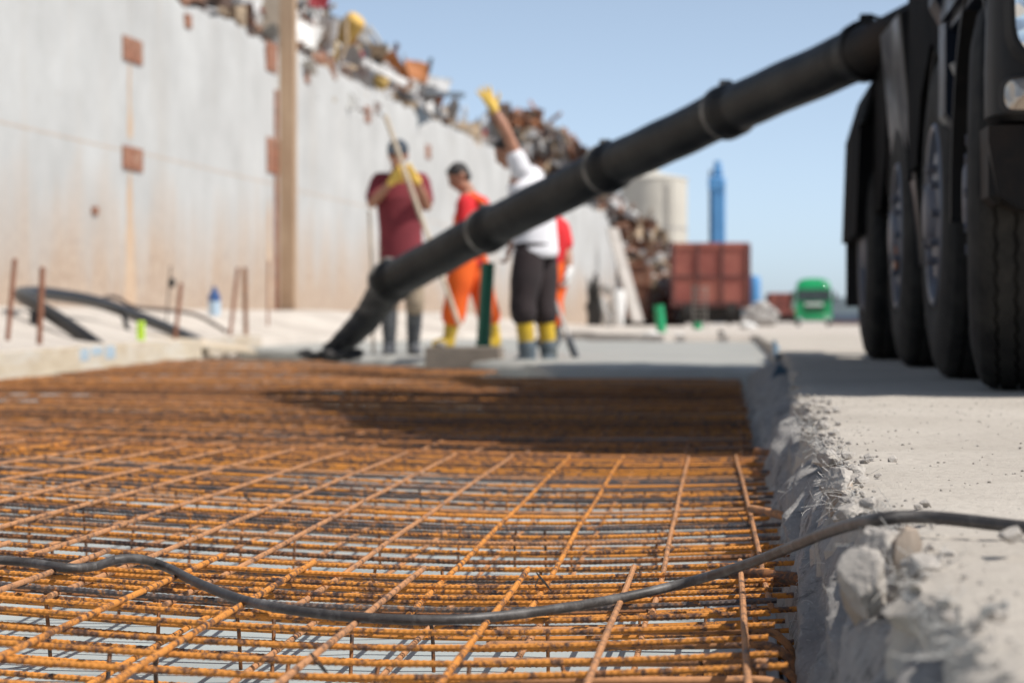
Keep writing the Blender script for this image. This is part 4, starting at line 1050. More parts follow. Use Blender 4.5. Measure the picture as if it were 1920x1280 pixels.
# low fence / container row at far right
g = G(); a, b = P(1560, 604, 230), P(1606, 604, 230)
def farbox(name, px0, px1, yt, yb, Y, dpt, mt, lab, cat):
    a, b = P(px0, yb, Y), P(px1, yt, Y); g = G(); g.box(((a.x + b.x) / 2, Y + dpt / 2, (a.z + b.z) / 2), (b.x - a.x, dpt, b.z - a.z), ch=0.05)
    n = 14
    for i in range(n): g.box((lerp(a.x, b.x, (i + 0.5) / n), Y - 0.04, (a.z + b.z) / 2), ((b.x - a.x) / n * 0.5, 0.08, (b.z - a.z) * 0.9))
    obj(name, g, mt, label=lab, cat=cat, smooth=False)
farbox('container', 1556, 1680, 588, 603, 235, 4, simple('far_blue', (0.13, 0.18, 0.24), (0.10, 0.13, 0.18), 0.8, 1), 'distant blue grey container right of the green lorry', 'container')
farbox('low_wall', 1556, 1680, 602, 611, 215, 1, simple('far_brown', (0.20, 0.12, 0.10), (0.15, 0.09, 0.08), 0.9, 1), 'low brown wall in front of the distant container', 'wall')

# green lorry, front on
Y = 158.0
c = P(1526, 607, Y); c.z = 0; ZG = -0.2; S = F / Y
lor = thing('green_lorry', 'bright green lorry parked far off with its headlamps toward the camera', 'lorry', c)
def LX(px): return P(px, 600, Y).x
def LZ(py): return P(1526, py, Y).z
cx = LX(1526); hw = 1.16
g = G(); poly = [(cx - hw, 0.62), (cx + hw, 0.62), (cx + hw, 1.9), (cx + hw * 0.96, 2.4), (cx - hw * 0.96, 2.4), (cx - hw, 1.9)]
g.prism(poly, Y, Y + 2.1, 'Y'); obj('cab', g, MGREEN, lor, sharp=20)
g = G(); arc = [(cx + hw * 0.96 * math.copysign(abs(math.cos(R(a))) ** 0.75, math.cos(R(a))), 2.40 + 0.74 * math.sin(R(a)) ** 0.55) for a in range(0, 181, 12)]
vs = []; m = len(arc)
for yy, k in ((Y - 0.0, 0.45), (Y + 0.12, 0.7), (Y + 0.4, 0.9), (Y + 0.9, 1.0), (Y + 2.1, 1.0)):
    vs += [(cx + (x - cx) * (0.94 + 0.06 * k), yy, 2.40 + (z - 2.40) * k) for x, z in arc]
g.add(vs, [(j * m + i, j * m + i + 1, (j + 1) * m + i + 1, (j + 1) * m + i) for j in range(4) for i in range(m - 1)] + [tuple(range(m)), tuple(4 * m + i for i in range(m - 1, -1, -1))])
obj('roof_deflector', g, MGREEN, lor, sharp=60)
g = G(); g.box((cx, Y - 0.03, 2.0), (hw * 1.84, 0.06, 0.74), ch=0.015); obj('windscreen', g, MWIND, lor)
g = G()
for z in (0.95, 1.1, 1.25): g.box((cx, Y - 0.03, z), (1.3, 0.05, 0.06))
obj('grille', g, MDARK, lor, smooth=False)
g = G(); g.box((cx, Y - 0.035, 1.42), (1.15, 0.03, 0.16), ch=0.01); obj('front_lettering_band', g, MWHITE, lor)
g = G(); g.box((cx, Y - 0.1, 0.58), (2.36, 0.3, 0.34), ch=0.05); obj('bumper', g, MGREEN, lor)
for sx in (-1, 1):
    g = G(); g.ball((cx + sx * 0.90, Y - 0.26, 0.46), (0.15, 0.05, 0.12), nu=14, nv=8); obj('headlight', g, MLAMP, lor)
    g = G(); g.lathe([(-0.15, 0.2), (-0.15, 0.45), (-0.1, 0.5), (0.1, 0.5), (0.15, 0.45), (0.15, 0.2)], (cx + sx * 0.98, Y + 1.1, 0.5), 'X', 24); obj('wheel', g, MTYRE, lor)
    g = G(); g.box((cx + sx * 1.36, Y + 0.1, 1.9), (0.2, 0.12, 0.6), ch=0.03); g.tube([(cx + sx * 1.1, Y + 0.2, 2.3), (cx + sx * 1.36, Y + 0.12, 2.25)], 0.025, 6); obj('mirror', g, MDARK, lor)
g = G(); g.ball((cx + 0.72, Y + 0.1, 2.78), (0.12, 0.1, 0.12), nu=12, nv=8); obj('roof_lamp', g, MLAMP, lor)
g = G(); g.box((cx, Y + 5.5, 0.95), (0.9, 7.0, 0.25)); obj('chassis', g, MDARK, lor, smooth=False)
g = G(); g.box((cx, Y + 6.2, 1.75), (2.3, 7.5, 1.3), ch=0.05); obj('cargo_body', g, MGREEN, lor)

lor.location.z += ZG

# ------------------------------------------------------------------ the black truck on the right
XL = 0.70
trk = thing('mixer_truck', 'dark navy concrete truck at the right with big tyres on the slab', 'truck', (1.95, 9.6, 0))
RT = 0.56
def wheel(y, x0, front, inner=False, sgn=1, steer=0.0):
    w_ = 0.31; c = Vector((x0, y, RT))
    tw = thing
    # tyre profile across the width, with grooves
    prof = [(0.02, 0.30), (0.0, 0.36), (-0.004, 0.44), (0.012, 0.515), (0.03, 0.545), (0.05, 0.556)]
    for k in range(4):
        gx = 0.075 + k * 0.0535
        prof += [(gx - 0.006, 0.56), (gx - 0.005, 0.546), (gx + 0.005, 0.546), (gx + 0.006, 0.56)]
    prof += [(0.26, 0.556), (0.28, 0.545), (0.298, 0.515), (0.314, 0.44), (0.31, 0.36), (0.29, 0.30)]
    n = 108
    def fn(j, k, a, r):
        if 6 <= j < 22: a += 0.0035 * (1 if (k // 1) % 2 else -1)
        if 5 <= j <= 22 and r > 0.55 and k % 2 == 0 and (j in (6, 9, 10, 13, 14, 17, 18, 21)): r -= 0.004
        if j in (3, 4, 23, 24) and k % 4 == 0: r -= 0.004
        return a, r
    if sgn < 0: prof = [(-a, r) for a, r in prof]
    w = G(); w.lathe(prof, c, 'X', n, fn=fn, closed=True)
    ST = Matrix.Rotation(R(steer), 3, 'Z'); mid = c + Vector((0.155 * sgn, 0, 0))
    def st(gg): gg.v = [tuple(ST @ (Vector(v) - mid) + mid) for v in gg.v]; return gg
    wo = obj('wheel', st(w), MTYRE, trk, sharp=25)
    s = sgn
    rim = [(0.03, 0.30), (0.005, 0.315), (-0.004, 0.305), (0.0, 0.29), (0.03, 0.275), (0.06, 0.26)]
    rim += [(0.05, 0.235), (0.012, 0.215), (0.006, 0.15), (0.0, 0.115), (-0.022, 0.10), (-0.03, 0.075), (-0.03, 0.0)] if front else [(0.13, 0.24), (0.15, 0.17), (0.10, 0.13), (0.02, 0.12), (0.0, 0.09), (0.0, 0)]
    r_ = G(); r_.lathe([(a * s, r) for a, r in rim], c, 'X', 40)
    ro = obj('rim', st(r_), MRIM, wo)
    for k in range(10):
        b = G()
        an = 2 * math.pi * k / 10; p = c + Vector(((0.0 if front else 0.12) * s, 0.165 * math.cos(an), 0.165 * math.sin(an)))
        b.tube([p + Vector((0.03 * s, 0, 0)), p + Vector((-0.022 * s, 0, 0))], 0.016, 6); obj('wheel_nut', st(b), MRIM, wo)
AX = [7.06, 8.4, 10.5, 12.4]
for i, y in enumerate(AX):
    wheel(y, XL + (0.005, 0.0, 0.02, -0.02)[i], i < 3, steer=-7.5 if i == 0 else 0)
    wheel(y, XL + 2.5, i < 3, sgn=-1, steer=-7.5 if i == 0 else 0)
    g = G(); g.tube([(XL + 0.3, y, RT), (XL + 2.2, y, RT)], 0.075, 10); g.ball((1.95, y, RT), 0.19, nu=12, nv=8); obj('axle', g, MCHASS, trk)
g = G()
for x in (1.55, 2.35): g.box((x, 10.2, 0.98), (0.09, 7.4, 0.28))
for y in (7.6, 9.4, 11.7, 13.6): g.box((1.95, y, 0.98), (0.71, 0.1, 0.2))
obj('chassis', g, MCHASS, trk, smooth=False)
# cab: profile in y,z
g = G(); prof = [(6.42, 1.12), (6.28, 1.2), (6.32, 1.5), (6.55, 1.86), (7.25, 2.62), (8.05, 2.85), (8.12, 1.12)]
g.prism(prof, XL + 0.0, XL + 2.5, 'X'); obj('cab', g, MNAVY, trk, sharp=15)
g = G(); g.add([(XL + 0.14, 6.57, 1.92), (XL + 2.36, 6.57, 1.92), (XL + 2.3, 7.19, 2.59), (XL + 0.2, 7.19, 2.59), (XL + 0.14, 6.64, 1.90), (XL + 2.36, 6.64, 1.90), (XL + 2.3, 7.26, 2.57), (XL + 0.2, 7.26, 2.57)],
       [(0, 1, 2, 3), (7, 6, 5, 4), (0, 4, 5, 1), (1, 5, 6, 2), (2, 6, 7, 3), (3, 7, 4, 0)]); obj('windscreen', g, MWIND, trk, smooth=False)
for sx in (0, 1):
    x = XL - 0.012 if sx == 0 else XL + 2.512
    g = G(); g.prism([(6.95, 1.15), (6.85, 1.75), (7.45, 2.42), (7.85, 2.55), (7.85, 1.15)], x - 0.012, x + 0.012, 'X'); do = obj('door', g, MNAVY, trk, smooth=False)
    g = G(); xx = x + (-0.014 if sx == 0 else 0.014); g.prism([(6.98, 1.85), (7.48, 2.36), (7.78, 2.45), (7.78, 1.85)], xx - 0.004, xx + 0.004, 'X'); obj('window', g, MWIND, do, smooth=False)
    g = G(); g.tube([(xx - 0.02 * (1 - 2 * sx), 7.5, 1.6), (xx - 0.02 * (1 - 2 * sx), 7.66, 1.6)], 0.012, 6); obj('handle', g, MBLACK, do)
    g = G(); mx = XL - 0.12 if sx == 0 else XL + 2.62; g.box((mx, 6.75, 2.2), (0.16, 0.1, 0.42), ch=0.03); g.tube([(mx, 6.8, 2.42), (mx + (0.16 if sx == 0 else -0.16), 6.9, 2.5)], 0.018, 6); obj('mirror', g, MBLACK, trk)
# bumper with its corner, lamps
g = G()
pl = [(XL - 0.035, 0.66), (XL - 0.01, 0.52), (XL + 0.05, 0.485), (XL + 2.45, 0.485), (XL + 2.51, 0.52), (XL + 2.535, 0.66), (XL + 2.535, 0.70), (XL - 0.035, 0.70)]
g.prism(pl, 6.29, 6.50, 'Y'); g.box((XL - 0.005, 6.46, 0.60), (0.05, 0.28, 0.2), ch=0.02)
obj('lower_bumper', g, MCHASS, trk, sharp=20)
# corner panel above, wrapped round the corner: rows of (x,y) swept in z
g = G(); plan = [(XL + 0.012, 6.62), (XL - 0.022, 6.52), (XL - 0.028, 6.42), (XL - 0.015, 6.34), (XL + 0.02, 6.28), (XL + 0.08, 6.245), (XL + 0.4, 6.22), (XL + 1.25, 6.20), (XL + 2.1, 6.22), (XL + 2.42, 6.245), (XL + 2.48, 6.28), (XL + 2.515, 6.34), (XL + 2.528, 6.42), (XL + 2.522, 6.52), (XL + 2.488, 6.62)]
zr = [(0.71, 0.02), (0.73, 0.0), (0.86, 0.0), (1.0, 0.004), (1.14, 0.012), (1.28, 0.02)]
m = len(plan); vs = [(x + (ins if x < XL + 1 else -ins), y + ins * 0.4, z) for z, ins in zr for x, y in plan]
fs = [(j * m + i, j * m + i + 1, (j + 1) * m + i + 1, (j + 1) * m + i) for j in range(len(zr) - 1) for i in range(m - 1)]
fs.append(tuple(range(m))); fs.append(tuple((len(zr) - 1) * m + i for i in range(m - 1, -1, -1))); fs.append(tuple(j * m for j in range(len(zr)))); g.add(vs, fs)
obj('bumper_panel', g, MBLACK, trk, sharp=35)
g = G(); g.box((XL + 1.25, 6.28, 0.706), (2.3, 0.1, 0.02)); obj('bumper_gap_strip', g, MDARK, trk, smooth=False)
for sx in (0, 1):
    s = 1 if sx == 0 else -1; bx = XL if sx == 0 else XL + 2.5
    def lamp(cx, cz, w_, h_, dep, name, mt, rm):
        g = G(); n = 24; vs = []; fs = []
        for k, (sc_, yy) in enumerate(((1.12, 6.236), (1.0, 6.222), (0.9, 6.226), (0.0, 6.19))):
            for i in range(n):
                an = 2 * math.pi * i / n; ca, sa = math.cos(an), math.sin(an); p_ = 0.6
                x = math.copysign(abs(ca) ** p_, ca) * w_ * sc_; z = math.copysign(abs(sa) ** p_, sa) * h_ * sc_
                vs.append((cx + x, yy - 6.236 + interp(cx + x if s > 0 else 2 * XL + 2.5 - cx - x, [(XL - 0.028, 6.42), (XL - 0.015, 6.34), (XL + 0.02, 6.28), (XL + 0.08, 6.245), (XL + 0.4, 6.22)]) - 0.004, cz + z))
        fr = [(k * n + i, k * n + (i + 1) % n, (k + 1) * n + (i + 1) % n, (k + 1) * n + i) for k in (0, 1) for i in range(n)]
        ln = [(2 * n + i, 2 * n + (i + 1) % n, 3 * n + (i + 1) % n, 3 * n + i) for i in range(n)]
        a = G(); a.add(vs, fr); fo = obj(name, a, rm, trk); b = G(); b.add(vs, ln); obj('lens', b, mt, fo)
    lamp(bx + s * 0.135, 1.01, 0.118, 0.155, 0, 'headlight', MLAMP, MBLACK)
    lamp(bx + s * 0.052, 0.775, 0.052, 0.045, 0, 'fog_light', MLENS, MDARK)
# front mudguard
def mudguard(y, r, a0, a1, x0, x1, mt, name='mudguard', th=0.025):
    g = G(); n = 20; vs = []
    for i in range(n + 1):
        an = lerp(R(a0), R(a1), i / n)
        for rr, x in ((r, x0), (r + th, x0), (r + th, x1), (r, x1)): vs.append((x, y + rr * math.cos(an), RT + rr * math.sin(an)))
    fs = [(i * 4 + k, i * 4 + (k + 1) % 4, (i + 1) * 4 + (k + 1) % 4, (i + 1) * 4 + k) for i in range(n) for k in range(4)]
    fs += [(0, 1, 2, 3), tuple(n * 4 + k for k in (3, 2, 1, 0))]; g.add(vs, fs); return obj(name, g, mt, trk)
mudguard(AX[0], 0.61, -5, 150, XL - 0.005, XL + 0.42, MBLACK)
mudguard(AX[0], 0.61, -5, 150, XL + 2.08, XL + 2.505, MBLACK)
# box and step behind the front wheel, seen left of the bumper corner
g = G(); g.prism([(XL - 0.012, 0.86), (XL + 0.03, 0.80), (XL + 0.5, 0.80), (XL + 0.5, 1.75), (XL - 0.045, 1.75), (XL - 0.045, 1.22), (XL - 0.012, 1.16)], 7.78, 8.03, 'Y'); obj('side_locker', g, MNAVY, trk, smooth=False)
g = G(); g.box((XL + 0.22, 7.70, 1.25), (0.46, 0.12, 0.2), ch=0.02); obj('step', g, MBLACK, trk)
g = G(); pts = [(XL + 0.12, 7.66, 0.98), (XL + 0.06, 7.64, 0.93), (XL + 0.02, 7.64, 0.955), (XL + 0.0, 7.66, 1.0)]; g.tube(spline(pts, 0.01), 0.012, 8); obj('tow_hook', g, MBAND, trk)
g = G(); g.lathe([(0.0, 0.14), (0.02, 0.155), (0.10, 0.155), (0.10, 0.0)], (XL + 0.05, 7.60, 1.0), 'X', 28); obj('air_filter', g, MBLACK, trk)
g = G(); g.tube([(XL + 0.12, 7.9, 1.9), (XL + 0.12, 7.9, 0.9)], 0.035, 10); obj('grab_rail', g, MBLACK, trk)
# tilted navy panel between second and third wheel
g = G(); vs = []
for y in (9.72, 10.95):
    vs += [(XL + 0.075, y, 0.42), (XL - 0.022 , y, 1.42 + (0.05 if y > 10 else 0)), (XL + 0.10, y, 1.46 + (0.05 if y > 10 else 0)), (XL + 0.16, y, 0.42)]
g.add(vs, [(0, 1, 2, 3), (7, 6, 5, 4), (0, 4, 5, 1), (1, 5, 6, 2), (2, 6, 7, 3), (3, 7, 4, 0)]); po = obj('side_panel', g, MNAVY, trk, smooth=False)
g = G(); g.add([(XL + 0.074, 9.70, 0.42), (XL - 0.022, 9.70, 1.42), (XL + 0.0, 9.70, 1.43), (XL + 0.094, 9.70, 0.42), (XL + 0.070, 9.74, 0.42), (XL - 0.026, 9.74, 1.42), (XL + 0.0, 9.74, 1.44), (XL + 0.094, 9.74, 0.42)],
       [(0, 1, 2, 3), (7, 6, 5, 4), (0, 4, 5, 1), (1, 5, 6, 2), (2, 6, 7, 3), (3, 7, 4, 0)]); obj('panel_edge', g, MBLACK, po, smooth=False)
g = G(); g.box((XL + 0.3, 9.9, 1.1), (0.28, 0.5, 0.8)); g.box((XL + 0.35, 8.65, 1.35), (0.6, 1.25, 0.12), ch=0.03); g.box((XL + 0.5, 9.3, 1.3), (0.5, 0.35, 0.9)); obj('fuel_tank', g, MBLACK, trk, smooth=False)
g = G(); c = Vector((XL + 0.015, 10.45, 0.48)); g.box(c, (0.02, 0.1, 0.13), ch=0.005); obj('side_reflector', g, simple('dull_orange_lens', (0.42, 0.2, 0.12), (0.3, 0.14, 0.09), 0.4, 9, 0), trk)
g = G(); g.prism([(7.95, 1.16), (8.05, 1.02), (8.55, 1.17), (9.0, 1.02), (9.2, 0.78), (9.62, 0.78), (9.62, 1.75), (7.95, 1.75)], XL + 0.005, XL + 0.05, 'X'); obj('side_skirt', g, MMATTE, trk, smooth=False)
g = G(); g.prism([(11.05, 0.98), (11.45, 0.72), (11.95, 0.72), (11.95, 1.45), (11.05, 1.45)], XL + 0.01, XL + 0.05, 'X'); obj('side_skirt', g, MMATTE, trk, smooth=False)
mudguard(AX[1], 0.60, 15, 165, XL + 0.02, XL + 0.42, MBLACK)
for y_ in (9.35, 11.6):
    g = G(); g.lathe([(-0.35, 0.0), (-0.35, 0.15), (-0.3, 0.19), (0.3, 0.19), (0.35, 0.15), (0.35, 0)], (XL + 0.28, y_, 0.62), 'Y', 24); obj('air_tank', g, MCHASS, trk)
# tail housing over the rear wheels with its sloped shoulder
g = G(); g.prism([(XL - 0.075, 0.62), (XL - 0.055, 1.17), (XL + 0.01, 1.385), (XL + 0.5, 1.40), (XL + 0.5, 1.0), (XL + 0.3, 0.62)], 12.0, 13.45, 'Y'); obj('rear_housing', g, MMATTE, trk, smooth=False)
g = G(); g.prism([(XL - 0.058, 1.165), (XL + 0.008, 1.39), (XL + 0.03, 1.385), (XL - 0.03, 1.165)], 11.93, 11.997, 'Y'); obj('housing_edge', g, MBLACK, trk, smooth=False)
g = G(); g.box((XL + 0.2, 13.5, 0.55), (0.5, 0.02, 0.55), ch=0.004); obj('mud_flap', g, MBLACK, trk)
mudguard(AX[2], 0.60, 20, 160, XL + 0.02, XL + 0.42, MBLACK); mudguard(AX[3], 0.60, 20, 160, XL + 0.02, XL + 0.42, MBLACK)
# mixing drum, tilted upward to the rear, frame, hopper and chute
g = G(); prof = [(-1.75, 0.0), (-1.75, 0.55), (-1.5, 0.8), (-0.6, 1.12), (0.1, 1.14), (0.7, 1.0), (1.4, 0.72), (1.9, 0.5), (1.9, 0.0)]
g.lathe(prof, (0, 0, 0), 'Y', 40); M = Euler((R(17), 0, 0)).to_matrix(); g.v = [tuple(M @ Vector(v) + Vector((1.95, 10.2, 2.55))) for v in g.v]
obj('mixing_drum', g, MDRUM, trk, sharp=60)
g = G(); g.box((1.95, 8.35, 1.6), (1.6, 0.18, 1.0)); g.box((1.95, 12.2, 2.1), (1.5, 0.16, 2.0)); g.box((1.95, 10.2, 1.2), (0.9, 4.2, 0.14)); obj('drum_frame', g, MNAVY, trk, smooth=False)
g = G(); vs = []
for z, r_ in ((2.9, 0.35), (3.75, 0.62)):
    vs += [(1.95 - r_, 12.55 - r_, z), (1.95 + r_, 12.55 - r_, z), (1.95 + r_, 12.55 + r_, z), (1.95 - r_, 12.55 + r_, z)]
g.add(vs, [(0, 1, 5, 4), (1, 2, 6, 5), (2, 3, 7, 6), (3, 0, 4, 7), (3, 2, 1, 0)]); obj('hopper', g, MNAVY, trk, smooth=False)
g = G(); g.box((2.15, 13.55, 1.6), (1.9, 0.9, 0.9), ch=0.05); obj('rear_cabinet', g, MNAVY, trk)
g = G(); g.prism([(7.3, 2.55), (8.9, 3.70), (10.0, 4.3), (10.9, 4.35), (11.5, 3.85), (9.35, 1.75), (8.2, 1.7)], 0.90, 1.2, 'X'); obj('shadow_slab_front', g, MNAVY, trk, smooth=False)  # made-up slab out of view, outlined to cast the long shadow on the mats
g = G(); g.prism([(9.75, 2.2), (12.9, 3.85), (13.8, 4.15), (14.4, 4.0), (15.8, 3.1), (15.1, 1.3), (10.0, 1.3)], 1.22, 1.5, 'X'); obj('shadow_slab_rear', g, MNAVY, trk, smooth=False)  # second unseen slab, added for the farther shadow lobe on the mats
# delivery pipe from the truck to the hose
hp = P(1625, 95, 11.7); e2 = P(1760, 15, 10.9); e3 = Vector((1.5, 10.6, 1.75))
g = G(); g.tube([hp, hp.lerp(e2, 0.25), e2, e3], [0.125, 0.105, 0.085, 0.085], 20); obj('delivery_pipe', g, MCHASS, trk)
g = G(); hk = P(1640, 50, 11.5); pts = [hk + Vector((0.035 * math.cos(a), 0, 0.045 * math.sin(a))) for a in [R(k) for k in range(-60, 241, 20)]]; g.tube(pts, 0.009, 8); obj('lifting_eye', g, MBLACK, trk)

# ------------------------------------------------------------------ hose
hose = thing('concrete_hose', 'fat black concrete hose running down from the truck, joined by steel clamps', 'hose', P(625, 660, 16.2))
J = [P(1625, 95, 11.75), P(1368, 208, 13.0), P(1142, 314, 14.1), P(917, 430, 15.2), P(733, 528, 16.1)]
RH = 0.128
for a, b in zip(J, J[1:]):
    g = G(); d_ = (b - a); n = 26; pts = []; rr = []
    for i in range(n + 1):
        t = i / n; p = a + d_ * t + Vector((0, 0, 0.006 * nz(t * 4, a.x)))
        k = 1.0 + 0.02 * nz(t * 6, a.y) - (0.05 if 0.04 < t < 0.08 or 0.92 < t < 0.96 else 0) + (0.15 if t <= 0.045 or t >= 0.955 else 0)
        pts.append(p); rr.append(RH * k)
    g.tube(pts, rr, 28); obj('hose_section', g, MHOSE, hose, sharp=60)
for i, p in enumerate(J):
    d_ = (J[min(i + 1, 4)] - J[max(i - 1, 0)]).normalized(); g = G()
    for o in (0.045,) if i else (0.0,):
        g.tube([p + d_ * (o - 0.013), p + d_ * (o + 0.013)], RH * 1.175, 28)
    q = p + d_ * o + Vector((0, 0, RH * 1.17)); g.box(q, (0.07, 0.05, 0.05), ch=0.008); obj('clamp', g, MBAND if i else MBLACK, hose, sharp=50)
g = G(); pts = [J[4], P(712, 562, 16.15), P(690, 594, 16.2), P(664, 622, 16.2), P(640, 645, 16.2), P(618, 664, 16.2)]
pts = spline(pts, 0.03); n = len(pts)
g.tube(pts, [(RH * lerp(1.0, 0.66, i / n) * (1 + 0.1 * nz(i * 0.55, 2) + 0.05 * math.sin(i * 1.9) * (i / n)), RH * lerp(0.95, 0.5, i / n) * (1 + 0.12 * nz(i * 0.5, 9))) for i in range(n)], 24)
obj('hose_mouth', g, MHOSEW, hose, sharp=60)
g = G(); rnd = random.Random(3)
for i in range(26):
    c = P(625 + rnd.gauss(0, 22), 664 + rnd.uniform(-4, 6), 16.3 + rnd.uniform(-0.4, 0.5)); v, f = rock(c, (0.07, 0.07, 0.035), i, 2, 0.6); g.add(v, f)
obj('spilled_concrete', g, MHOSEW, kind='stuff', label='dark wet concrete spilling from the hose mouth', cat='concrete')

# timber box the green pipe stands behind
c0, c1 = P(802, 690, 17.6), P(941, 650, 17.6); cb = (c0 + c1) / 2
bx = thing('timber_box', 'grey brown timber box on the mat in front of the green pipe', 'box', (cb.x, cb.y, c0.z))
w_, h_ = c1.x - c0.x, c1.z - c0.z
for nm, o, s in (('front_board', (0, -0.16, 0), (w_, 0.03, h_)), ('back_board', (0, 0.16, 0), (w_, 0.03, h_)), ('end_board', (-w_ / 2 + 0.016, 0, 0), (0.03, 0.288, h_ * 0.99)), ('end_board', (w_ / 2 - 0.016, 0, 0), (0.03, 0.288, h_ * 0.99))):
    g = G(); g.box(Vector((cb.x, cb.y, cb.z)) + Vector(o), s, ch=0.004); obj(nm, g, MWOODG, bx)
g = G(); v, f = rock(P(826, 645, 17.55), (0.05, 0.04, 0.025), 3, 2); g.add(v, f); obj('stone_crumb', g, MCHUNK, label='pale crumb on the rim of the timber box', cat='stone')
# blue sheet at the pour corner
sheetpiece('plastic_sheet', 1452, 735, 11.0, (0.09, 0.4), (0.5, 0.5, 0.0), MBLUESHEET, 'pale blue plastic flap at the slab edge in the shadow', 'sheet', 9, 0.3)
sheetpiece('plastic_sheet', 1457, 668, 16.5, (0.12, 2.6), (0.05, 0.9, 0.03), MBLUESHEET, 'dark blue plastic strip along the corner of the fresh concrete', 'sheet', 12, 0.3)

# ------------------------------------------------------------------ people
def chain(g, pts, radii, n=14, ref=None, dens=5):
    """a limb: smooth tapered tube through joints, rounded at both ends"""
    P_ = [Vector(p) for p in pts]; out = []; rr = []
    for i in range(len(P_) - 1):
        for k in range(dens):
            t = k / dens; out.append(P_[i].lerp(P_[i + 1], t))
            a, b = radii[i], radii[i + 1]
            if not isinstance(a, tuple): a = (a, a)
            if not isinstance(b, tuple): b = (b, b)
            s = t * t * (3 - 2 * t); rr.append((lerp(a[0], b[0], s), lerp(a[1], b[1], s)))
    out.append(P_[-1]); b = radii[-1]; rr.append(b if isinstance(b, tuple) else (b, b))
    g.tube(out, rr, n, ref=ref)
    for p, r in ((P_[0], rr[0]), (P_[-1], rr[-1])): g.ball(p, min(r) * 0.98, nu=12, nv=8)
def hand(g, wrist, dirv, palm_n, spread=0.15, curl=0.3, size=1.0, thumb=1):
    """palm, four fingers and a thumb"""
    d_ = Vector(dirv).normalized(); n_ = Vector(palm_n); n_ = (n_ - d_ * n_.dot(d_)).normalized(); s = d_.cross(n_).normalized()
    w0 = Vector(wrist)
    g.tube([w0, w0 + d_ * 0.03 * size, w0 + d_ * 0.075 * size, w0 + d_ * 0.10 * size], [(0.026 * size, 0.021 * size), (0.038 * size, 0.018 * size), (0.044 * size, 0.016 * size), (0.040 * size, 0.013 * size)], 12, ref=n_)
    for k, (o, ln) in enumerate(((-0.032, 0.068), (-0.011, 0.08), (0.011, 0.075), (0.032, 0.058))):
        b = w0 + d_ * 0.092 * size + s * o * size; a = d_ + s * (o / 0.032) * spread; a.normalize(); pts = [b]; c = 0.0
        for j in range(3):
            c += curl * (0.7 + 0.3 * j); v = a * math.cos(c) + n_ * math.sin(c); pts.append(pts[-1] + v * ln * size * (0.42, 0.33, 0.25)[j])
        g.tube(pts, [0.0105 * size, 0.0098 * size, 0.009 * size, 0.007 * size], 8); g.ball(pts[-1], 0.0072 * size, nu=8, nv=6)
    b = w0 + d_ * 0.028 * size - s * 0.034 * size * thumb
    q = b + (d_ * 0.55 - s * 0.75 * thumb + n_ * 0.25) * 0.045 * size; e = q + (d_ * 0.85 - s * 0.25 * thumb + n_ * 0.35) * 0.032 * size
    g.tube([w0 + d_ * 0.02 * size, b, q, e], [0.015 * size, 0.015 * size, 0.0115 * size, 0.008 * size], 8); g.ball(e, 0.008 * size, nu=8, nv=6)
def head(parent, bodyg, c, face, up=(0, 0, 1), hairkind='short', hairmat=None):
    """adds skull, jaw, nose, ears to the body; hair and eyes become children"""
    f = Vector(face).normalized(); u = Vector(up); u = (u - f * u.dot(f)).normalized(); s = f.cross(u).normalized()
    M = Matrix((s, f, u)).transposed(); c = Vector(c)
    bodyg.ball(c + u * 0.02, (0.076, 0.094, 0.092), M, 20, 14)
    bodyg.ball(c + f * 0.028 - u * 0.055, (0.058, 0.062, 0.062), M, 16, 10)
    bodyg.ball(c + f * 0.070 - u * 0.095, (0.026, 0.022, 0.022), M, 12, 8)
    bodyg.tube([c + f * 0.088 + u * 0.018, c + f * 0.105 - u * 0.012, c + f * 0.112 - u * 0.030, c + f * 0.088 - u * 0.038], [0.010, 0.013, 0.017, 0.012], 8)
    bodyg.tube([c + f * 0.088 - u * 0.062 - s * 0.022, c + f * 0.097 - u * 0.062, c + f * 0.088 - u * 0.062 + s * 0.022], [0.008, 0.011, 0.008], 8)
    bodyg.tube([c + f * 0.082 + u * 0.032 - s * 0.045, c + f * 0.095 + u * 0.036, c + f * 0.082 + u * 0.032 + s * 0.045], [0.011, 0.010, 0.011], 8)
    for k in (-1, 1): bodyg.ball(c + s * 0.079 * k - f * 0.01 - u * 0.01, (0.012, 0.022, 0.034), M, 10, 8)
    eg = G()
    for k in (-1, 1): eg.ball(c + f * 0.086 + u * 0.008 + s * 0.032 * k, 0.011, nu=10, nv=8)
    hg = G()
    if hairkind == 'short':
        hg.ball(c + u * 0.038 - f * 0.012, (0.084, 0.098, 0.088), M, 20, 14)
        hg.ball(c - u * 0.01 - f * 0.045, (0.078, 0.058, 0.075), M, 16, 10)
        hg.ball(c + u * 0.078 + f * 0.045, (0.058, 0.04, 0.03), M, 14, 8)
    else:
        hg.ball(c + u * 0.045 - f * 0.006, (0.09, 0.108, 0.088), M, 20, 14)
        hg.ball(c - u * 0.005 - f * 0.05, (0.082, 0.06, 0.07), M, 16, 10)
        hg.tube([c + u * 0.045 + f * 0.09, c + u * 0.038 + f * 0.13, c + u * 0.028 + f * 0.16], [(0.075, 0.014), (0.065, 0.01), (0.035, 0.007)], 14, ref=u)
    return eg, hg, M
